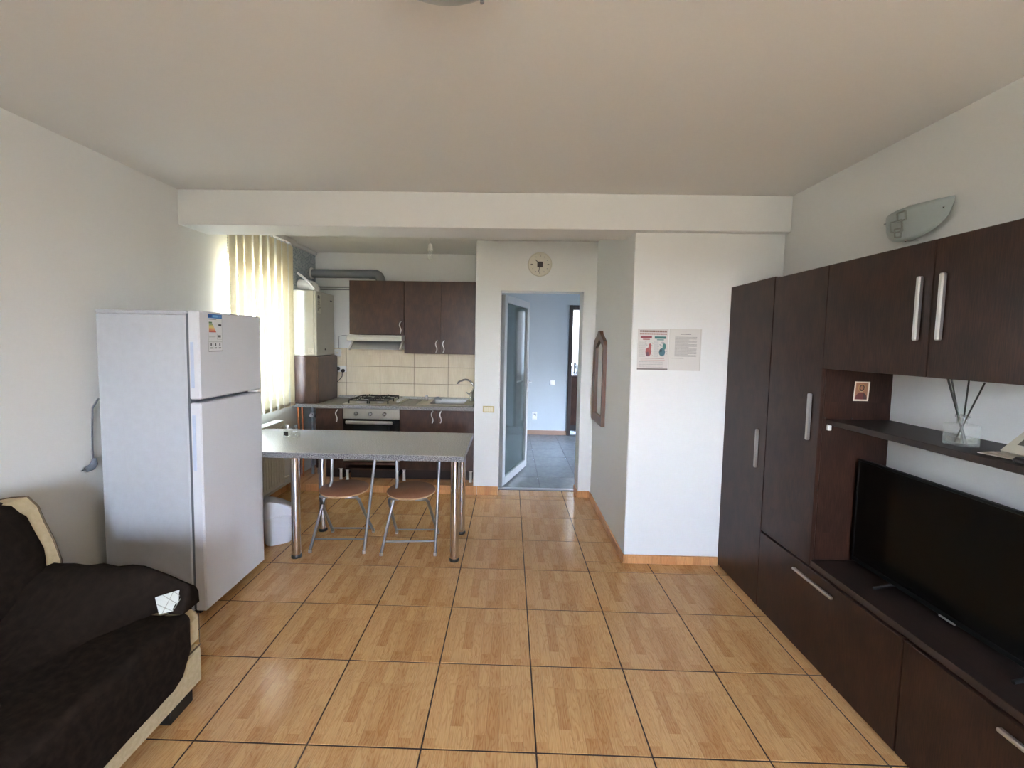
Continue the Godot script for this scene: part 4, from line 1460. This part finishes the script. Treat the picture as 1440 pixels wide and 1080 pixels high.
	var im := Image.create(64, 88, false, Image.FORMAT_RGB8)
	im.fill(Color8(228, 216, 196))
	im.fill_rect(Rect2i(5, 5, 52, 76), Color8(150, 104, 74))
	for x in range(5, 57):
		for y in range(5, 81):
			var p := Vector2(x, y)
			if p.distance_to(Vector2(31, 27)) < 17: im.set_pixel(x, y, Color8(172, 128, 84))
			if Vector2((x - 31) / 26.0, (y - 82) / 34.0).length() < 1.0: im.set_pixel(x, y, Color8(98, 44, 42) if x < 40 else Color8(66, 40, 40))
			if Vector2((x - 31) / 11.0, (y - 28) / 15.0).length() < 1.0: im.set_pixel(x, y, Color8(62, 36, 26))
			if Vector2((x - 31) / 7.0, (y - 27) / 9.5).length() < 1.0: im.set_pixel(x, y, Color8(150, 104, 76))
	im.fill_rect(Rect2i(24, 44, 14, 3), Color8(190, 168, 140))
	picture("card", im, V(1.597, 1.258, -2.0095), V(0.068, 0, 0), V(0.004, 0.09, 0), V(0, 0, 1), t, 0.002)

func obj_board() -> void:
	var t := thing("unit_top", "dark brown top board of the drawer units carrying the television", "board")
	var st := newst()
	bx(st, V(1.452, 0.462, -2.011), V(RX - 0.004, 0.4895, -0.62), 0.002)
	bx(st, V(1.472, 0.462, -2.41), V(RX - 0.004, 0.4895, -2.0115), 0.002)
	obj("board", st, M.wenge_in, t)

# ---------------------------------------------------------------- small things
func build_small() -> void:
	var st := newst()
	# reed diffuser
	var t := thing("reed_diffuser", "square glass reed diffuser with dark sticks on the open shelf", "diffuser", V(1.57, 1.17, -1.50))
	st = newst()
	var w := 0.034
	bx(st, V(-w, 0, -w), V(w, 0.078, w), 0.005)
	obj("bottle", st, M.clear, t)
	obj("liquid", one(V(-w + 0.005, 0.012, -w + 0.005), V(w - 0.005, 0.03, w - 0.005), 0.003), M.liquid, t)
	st = newst()
	lathe(st, [Vector2(0.014, 0.078), Vector2(0.014, 0.098), Vector2(0.019, 0.1), Vector2(0.019, 0.108), Vector2(0.012, 0.108), Vector2(0.012, 0.08)], 20)
	obj("neck", st, M.clear, t)
	for e in [[V(0.004, 0.008, 0.014), V(-0.03, 0.232, -0.033)], [V(0.0, 0.008, 0.012), V(-0.028, 0.234, -0.022)], [V(0.006, 0.008, 0.016), V(-0.035, 0.235, -0.027)], [V(0.0, 0.01, 0.0), V(0.006, 0.236, 0.004)], [V(0.004, 0.01, -0.024), V(-0.01, 0.226, 0.068)]]:
		st = newst()
		tube(st, [e[0], e[1]], 0.0024, 7)
		obj("reed", st, M.black, t)
	# booklets
	t = thing("booklet", "white printed booklet propped up at the back of the shelf", "booklet", V(1.60, 1.172, -1.33))
	var im := Image.create(160, 100, false, Image.FORMAT_RGB8)
	im.fill(Color8(214, 210, 192))
	im.fill_rect(Rect2i(22, 20, 38, 44), Color8(96, 92, 78))
	im.fill_rect(Rect2i(74, 30, 70, 9), Color8(128, 122, 104))
	im.fill_rect(Rect2i(74, 48, 70, 9), Color8(120, 114, 96))
	im.fill_rect(Rect2i(70, 82, 70, 3), Color8(130, 126, 112))
	picture("cover", im, V(-0.02, 0.008, -0.055), V(-0.01, 0.0, 0.17), V(0.065, 0.065, 0.006), V(-0.7, 0.7, 0), t, 0.006)
	for k in 2:
		st = newst()
		obx(st, Transform3D(Basis(Vector3.UP, 0.1 + 0.12 * k), V(-0.012 - 0.022 * k, 0.004 - 0.002 * k, 0.03)), V(0.07, 0.003, 0.19 + 0.01 * k), 0.0005)
		obj("leaflet", st, M.paper, t)
	t = thing("remote_control", "black remote control lying at the front of the shelf", "remote control", V(1.53, 1.17, -1.20), 0.25)
	obj("body", one(V(-0.022, 0.001, -0.085), V(0.022, 0.02, 0.085), 0.006), M.black, t)
	st = newst()
	for i in 3:
		for j in 6:
			bx(st, V(-0.015 + i * 0.012, 0.02, -0.07 + j * 0.02), V(-0.009 + i * 0.012, 0.0215, -0.06 + j * 0.02), 0.0006)
	obj("buttons", st, M.cord, t)
	# wall lamp
	t = thing("wall_lamp", "half-moon frosted glass wall lamp with etched squares", "lamp", V(RX, 2.118, -1.945))
	var gpt := func(u: float, v: float, o: float) -> Vector3:
		# u across -1..1, v from the top edge 0 to the bottom 1
		var e := sqrt(maxf(0.0, 1.0 - u * u))
		var y := -0.145 * v * (0.18 + 0.82 * e)
		var bow := 0.05 * (1.0 - u * u) * (1.0 - 0.3 * v) + 0.014 + o
		return V(-bow, y, 0.155 * u)
	var g := []
	var gi := []
	for i in 25:
		var row := []
		var rowi := []
		for j in 9:
			row.append(gpt.call(i / 12.0 - 1.0, j / 8.0, 0.004))
			rowi.append(gpt.call(i / 12.0 - 1.0, j / 8.0, 0.0))
		g.append(row)
		gi.append(rowi)
	st = newst()
	sheet(st, g, V(-1, 0, 0))
	sheet(st, gi, V(1, 0, 0))
	for i in 24:
		for j in [0, 8]:
			quad(st, g[i][j], g[i + 1][j], gi[i + 1][j], gi[i][j], V(0, 1 if j == 0 else -1, 0))
	var sh := obj("glass_shade", st, M.frosted, t)
	st = newst()
	for q in [[-0.28, 0.10, 0.28, 0.26], [-0.60, 0.34, 0.48, 0.34], [-0.40, 0.58, 0.24, 0.26]]:
		var c := [[q[0], q[1]], [q[0] + q[2], q[1]], [q[0] + q[2], q[1] + q[3]], [q[0], q[1] + q[3]]]
		for k in 4:
			var k2 := (k + 1) % 4
			var pts := []
			for s in 6:
				pts.append(gpt.call(lerpf(c[k][0], c[k2][0], s / 5.0), lerpf(c[k][1], c[k2][1], s / 5.0), 0.0045))
			tube(st, pts, 0.004, 6)
	obj("etched_square", st, M.etch, sh)
	obj("wall_plate", one(V(-0.022, -0.1, -0.06), V(0, -0.01, 0.06), 0.004), M.white, t)
	st = newst()
	lathe(st, [Vector2(0.014, -0.06), Vector2(0.016, -0.02), Vector2(0.02, 0.0), Vector2(0.014, 0.012), Vector2(0, 0.014)], 14, Transform3D(Basis(), V(-0.034, 0, -0.01)))
	bx(st, V(-0.034, -0.065, -0.02), V(-0.01, -0.045, 0.0))
	obj("bulb_holder", st, M.white, t)
	st = newst()
	for q in [[-0.97, 0.55], [0.86, 0.45], [0.0, 0.985]]:
		var p: Vector3 = gpt.call(q[0], q[1], 0.006)
		lathe(st, [Vector2(0.005, 0), Vector2(0.005, 0.004), Vector2(0.0, 0.006)], 10, Transform3D(Basis(Vector3.BACK, PI / 2), p))
		tube(st, [p, V(-0.002, p.y, p.z * 0.9)], 0.002, 6)
	obj("clip", st, M.chrome, t)
	# ceiling lamp, only its rim in view
	t = thing("ceiling_lamp", "round frosted glass ceiling lamp at the top edge of the view", "lamp", V(-0.185, CEIL, -1.062))
	st = newst()
	lathe(st, [Vector2(0, -0.085), Vector2(0.08, -0.08), Vector2(0.15, -0.06), Vector2(0.19, -0.03), Vector2(0.2, -0.012), Vector2(0.19, -0.01)], 40)
	obj("glass_bowl", st, M.frosted, t)
	st = newst()
	lathe(st, [Vector2(0, -0.014), Vector2(0.12, -0.014), Vector2(0.12, 0), Vector2(0, 0)], 24)
	obj("mount", st, M.white, t)
	st = newst()
	for k in 3:
		var a := TAU * k / 3.0 - 1.1
		tube(st, [V(cos(a) * 0.2, -0.03, sin(a) * 0.2), V(cos(a) * 0.2, -0.002, sin(a) * 0.2)], 0.006, 8)
	obj("clip", st, M.chrome, t)
	# bare bulb in the kitchen
	t = thing("pendant_bulb", "bare clear bulb hanging on a short cord in the kitchen", "light bulb", V(-0.675, CEIL, -3.6))
	st = newst()
	tube(st, [V(0, 0, 0), V(0, -0.16, 0)], 0.003, 8)
	obj("flex", st, M.white, t)
	st = newst()
	lathe(st, [Vector2(0.019, -0.212), Vector2(0.021, -0.205), Vector2(0.019, -0.2), Vector2(0.017, -0.17), Vector2(0.011, -0.158), Vector2(0, -0.156)], 16)
	obj("lamp_holder", st, M.white, t)
	st = newst()
	lathe(st, [Vector2(0, -0.288), Vector2(0.012, -0.285), Vector2(0.022, -0.272), Vector2(0.025, -0.256), Vector2(0.021, -0.238), Vector2(0.014, -0.224), Vector2(0.0125, -0.21)], 18)
	var bl := obj("bulb_glass", st, M.clear, t)
	st = newst()
	tube(st, [V(-0.006, -0.22, 0), V(-0.008, -0.25, 0), V(0.0, -0.256, 0), V(0.008, -0.25, 0), V(0.006, -0.22, 0)], 0.0012, 5)
	obj("filament", st, M.satin, bl)
	# clock
	t = thing("wall_clock", "round cream wall clock with a dark square centre above the doorway", "clock", V(0.27, 2.24, DZ))
	var face := Basis(Vector3.RIGHT, PI / 2)
	st = newst()
	lathe(st, [Vector2(0.1, 0), Vector2(0.113, 0.004), Vector2(0.113, 0.016), Vector2(0.107, 0.022), Vector2(0.1, 0.018)], 48, Transform3D(face, Vector3.ZERO))
	obj("rim", st, M.dial, t)
	st = newst()
	lathe(st, [Vector2(0.102, 0.01), Vector2(0.0, 0.012)], 48, Transform3D(face, Vector3.ZERO))
	obj("dial", st, M.dial, t)
	for k in 12:
		var a := TAU * k / 12.0
		st = newst()
		var big := k % 3 == 0
		obx(st, Transform3D(Basis(Vector3.BACK, -a), V(sin(a) * 0.078, cos(a) * 0.078, 0.0135)), V(0.006 if big else 0.005, 0.018 if big else 0.008, 0.002))
		obj("hour_mark", st, M.black if big else M.pvcgrey, t)
	obj("centre_square", one(V(-0.026, -0.026, 0.012), V(0.026, 0.026, 0.015), 0.001), M.edge, t)
	for q in [[-46.0, 0.062, 0.006], [189.0, 0.074, 0.005]]:
		st = newst()
		var a := deg_to_rad(q[0])
		obx(st, Transform3D(Basis(Vector3.BACK, -a), V(sin(a) * q[1] * 0.5, cos(a) * q[1] * 0.5, 0.018)), V(q[2], q[1], 0.0015))
		obj("hand", st, M.black, t)
	# switch beside the doorway
	t = thing("light_switch", "cream four-button light switch left of the doorway", "switch", V(-0.195, 0.85, DZ))
	obj("plate", one(V(-0.056, -0.032, 0), V(0.056, 0.032, 0.008), 0.003), mat(Color8(206, 192, 142), 0.4), t)
	for k in 4:
		obj("rocker", one(V(-0.042 + k * 0.0215, -0.02, 0.008), V(-0.0235 + k * 0.0215, 0.02, 0.013), 0.0015), M.cream, t)
	# mirror
	t = thing("wall_mirror", "narrow wooden framed mirror with a pointed top by the doorway", "mirror", V(CX, 0, -3.81))
	# outline in (z, y)
	var oo := [Vector2(0.215, 0.80), Vector2(0.215, 1.49), Vector2(0.20, 1.525), Vector2(0.06, 1.585), Vector2(0.035, 1.615), Vector2(-0.035, 1.615), Vector2(-0.06, 1.585), Vector2(-0.20, 1.525), Vector2(-0.215, 1.49), Vector2(-0.215, 0.80)]
	var ii := [Vector2(0.145, 0.87), Vector2(0.145, 1.46), Vector2(0.135, 1.475), Vector2(0.04, 1.52), Vector2(0.02, 1.535), Vector2(-0.02, 1.535), Vector2(-0.04, 1.52), Vector2(-0.135, 1.475), Vector2(-0.145, 1.46), Vector2(-0.145, 0.87)]
	st = newst()
	var dpt := 0.03
	for k in oo.size():
		var k2 := (k + 1) % oo.size()
		var a := V(-dpt, oo[k].y, oo[k].x)
		var b := V(-dpt, oo[k2].y, oo[k2].x)
		var c := V(-dpt + 0.006, ii[k2].y, ii[k2].x)
		var d := V(-dpt + 0.006, ii[k].y, ii[k].x)
		quad(st, a, b, c, d, V(-1, 0, 0))
		var ctr := V(-dpt, 1.2, 0)
		quad(st, a, b, b + V(dpt, 0, 0), a + V(dpt, 0, 0), (a + b) * 0.5 - ctr)
		quad(st, d, c, c + V(dpt - 0.012, 0, 0), d + V(dpt - 0.012, 0, 0), ctr - (c + d) * 0.5)
	obj("frame", st, M.redwood, t)
	st = newst()
	prism(st, PackedVector2Array(ii.map(func(q): return q)), 0.006, Transform3D(Basis(V(0, 0, 1), V(0, 1, 0), V(-1, 0, 0)), V(-0.004, 0, 0)))
	obj("glass", st, M.mirror, t)
	# notices
	var pz := CZ + 0.001
	t = thing("waste_poster", "coloured recycling notice in a plastic sleeve on the white corner", "notice")
	picture("sheet", poster_image(), V(0.852, 1.334, pz), V(0.203, 0, 0), V(-0.002, 0.273, 0), V(0, 0, 1), t, 0.0015, 0.25)
	t = thing("rules_sheet", "plain white typed sheet beside the coloured notice on the corner", "notice")
	picture("sheet", letter_image(), V(1.058, 1.332, pz), V(0.213, 0, 0), V(0, 0.277, 0), V(0, 0, 1), t, 0.0015, 0.3)
	# bottles on the table
	t = thing("scent_bottle", "small square glass bottle with a black label on the table", "bottle", V(-1.668, 0.75, -3.17))
	obj("body", one(V(-0.024, 0, -0.024), V(0.024, 0.07, 0.024), 0.004), M.clear, t)
	obj("base", one(V(-0.023, 0.0005, -0.023), V(0.023, 0.010, 0.023), 0.003), M.liquid, t)
	obj("bottle_label", one(V(-0.017, 0.02, 0.024), V(0.017, 0.052, 0.0255), 0.0005), M.black, t)
	st = newst()
	lathe(st, [Vector2(0.008, 0.07), Vector2(0.008, 0.082), Vector2(0.013, 0.085), Vector2(0.012, 0.1), Vector2(0, 0.103)], 14)
	obj("stopper", st, M.white, t)
	t = thing("glass_jar", "small square clear glass jar with a stopper, right of the black-labelled bottle", "jar", V(-1.612, 0.75, -3.19))
	obj("body", one(V(-0.023, 0, -0.023), V(0.023, 0.064, 0.023), 0.005), M.clear, t)
	obj("contents", one(V(-0.019, 0.004, -0.019), V(0.019, 0.035, 0.019), 0.003), M.liquid, t)
	st = newst()
	lathe(st, [Vector2(0.008, 0.064), Vector2(0.008, 0.08), Vector2(0.012, 0.084), Vector2(0.011, 0.095), Vector2(0, 0.097)], 14)
	obj("stopper", st, M.clear, t)
	# bin
	t = thing("waste_bin", "small white swing-top bin on the floor behind the fridge", "bin", V(-1.69, 0, -3.06), deg_to_rad(-55))
	g = []
	for e in [[0.0, 0.80], [0.01, 0.84], [0.2, 1.0], [0.205, 1.03], [0.215, 1.03], [0.216, 1.0]]:
		g.append(ring_rr(0.088 * e[1], 0.105 * e[1], 0.05, e[0]))
	st = newst()
	loft(st, g)
	obj("body", st, M.enamel, t)
	g = []
	for e in [[0.215, 1.0, 1.0], [0.25, 0.985, 0.99], [0.29, 0.92, 0.66], [0.315, 0.86, 0.34], [0.326, 0.80, 0.10]]:
		g.append(ring_rr(0.088 * e[1], 0.105 * e[2], 0.035 * e[2], e[0]).map(func(p): return p + V(0, 0, 0.105 * 0.75 * (1.0 - e[2]))))
	st = newst()
	loft(st, g)
	obj("lid", st, M.enamel, t)

func ring_rr(hx: float, hz: float, r: float, y: float) -> Array:
	r = minf(r, minf(hx, hz) * 0.98)
	var out := []
	for q in 4:
		var cx := (hx - r) * (1 if q == 0 or q == 3 else -1)
		var cz := (hz - r) * (1 if q < 2 else -1)
		for k in 7:
			var a := q * PI / 2 + k / 6.0 * PI / 2
			out.append(V(cx + cos(a) * r, y, cz + sin(a) * r))
	return out

func loft(st: SurfaceTool, g: Array) -> void:
	st.set_smooth_group(1)
	var n: int = g[0].size()
	for i in g.size() - 1:
		for k in n:
			var k2 := (k + 1) % n
			var a: Vector3 = g[i][k]
			var b: Vector3 = g[i][k2]
			var c: Vector3 = g[i + 1][k2]
			var d: Vector3 = g[i + 1][k]
			quad(st, a, b, c, d, (a + b + c + d) * V(0.25, 0.0, 0.25) + V(0, 0.02, 0))
	st.set_smooth_group(-1)
	for e in [0, g.size() - 1]:
		var ctr := Vector3.ZERO
		for p in g[e]: ctr += p / n
		for k in n:
			tri(st, ctr, g[e][k], g[e][(k + 1) % n], V(0, -1 if e == 0 else 1, 0))

func dashes(im: Image, x0: int, x1: int, y: int, h: int, c: Color, rng: RandomNumberGenerator) -> void:
	var x := x0
	while x < x1:
		var w := rng.randi_range(3, 12)
		im.fill_rect(Rect2i(x, y, mini(w, x1 - x), h), c)
		x += w + 2

func blob(im: Image, cx: float, cy: float, rx: float, ry: float, c: Color) -> void:
	for x in range(maxi(0, int(cx - rx)), mini(im.get_width(), int(cx + rx) + 1)):
		for y in range(maxi(0, int(cy - ry)), mini(im.get_height(), int(cy + ry) + 1)):
			if pow((x - cx) / rx, 2) + pow((y - cy) / ry, 2) < 1.0: im.set_pixel(x, y, c)

func poster_image() -> Image:
	var im := Image.create(240, 320, false, Image.FORMAT_RGB8)
	var rng := RandomNumberGenerator.new()
	rng.seed = 14
	im.fill(Color8(214, 210, 206))
	dashes(im, 16, 226, 12, 14, Color8(120, 86, 74), rng)
	dashes(im, 16, 226, 34, 10, Color8(150, 92, 74), rng)
	im.fill_rect(Rect2i(22, 56, 88, 18), Color8(142, 72, 78))
	im.fill_rect(Rect2i(40, 78, 54, 8), Color8(160, 104, 106))
	im.fill_rect(Rect2i(132, 58, 90, 18), Color8(56, 108, 104))
	im.fill_rect(Rect2i(150, 80, 54, 8), Color8(110, 146, 142))
	for k in 16:
		dashes(im, 10, 62, 96 + k * 8, 2, Color8(150, 148, 146), rng)
		dashes(im, 126, 164, 96 + k * 8, 2, Color8(150, 154, 166), rng)
	for k in 40:
		blob(im, rng.randf_range(60, 118), rng.randf_range(96, 215), 2.2, 2.2, Color8(178, 120, 116) if k % 2 else Color8(120, 150, 146))
		blob(im, rng.randf_range(160, 232), rng.randf_range(96, 215), 2.2, 2.2, Color8(60, 100, 110))
	blob(im, 84, 180, 22, 34, Color8(168, 84, 84))
	blob(im, 96, 140, 11, 26, Color8(176, 92, 90))
	blob(im, 78, 196, 12, 18, Color8(110, 70, 84))
	blob(im, 192, 180, 24, 32, Color8(66, 104, 116))
	blob(im, 208, 136, 14, 24, Color8(70, 120, 116))
	blob(im, 182, 168, 10, 12, Color8(36, 62, 74))
	dashes(im, 26, 210, 228, 4, Color8(166, 118, 116), rng)
	im.fill_rect(Rect2i(26, 242, 190, 2), Color8(184, 130, 124))
	for k in 5:
		dashes(im, 14, 200, 256 + k * 10, 3, Color8(150, 148, 152), rng)
	im.fill_rect(Rect2i(0, 308, 240, 12), Color8(120, 116, 112))
	return im

func letter_image() -> Image:
	var im := Image.create(240, 320, false, Image.FORMAT_RGB8)
	var rng := RandomNumberGenerator.new()
	rng.seed = 23
	im.fill(Color8(216, 214, 208))
	dashes(im, 84, 160, 38, 4, Color8(90, 90, 88), rng)
	for k in 22:
		var e: int = 206 - (rng.randi_range(0, 70) if k % 4 == 3 else 0)
		dashes(im, 44, e, 60 + k * 7, 3, Color8(128, 126, 124), rng)
	dashes(im, 24, 112, 222, 4, Color8(120, 118, 116), rng)
	im.fill_rect(Rect2i(2, 0, 2, 320), Color8(196, 194, 186))
	im.fill_rect(Rect2i(232, 0, 3, 320), Color8(190, 188, 180))
	return im
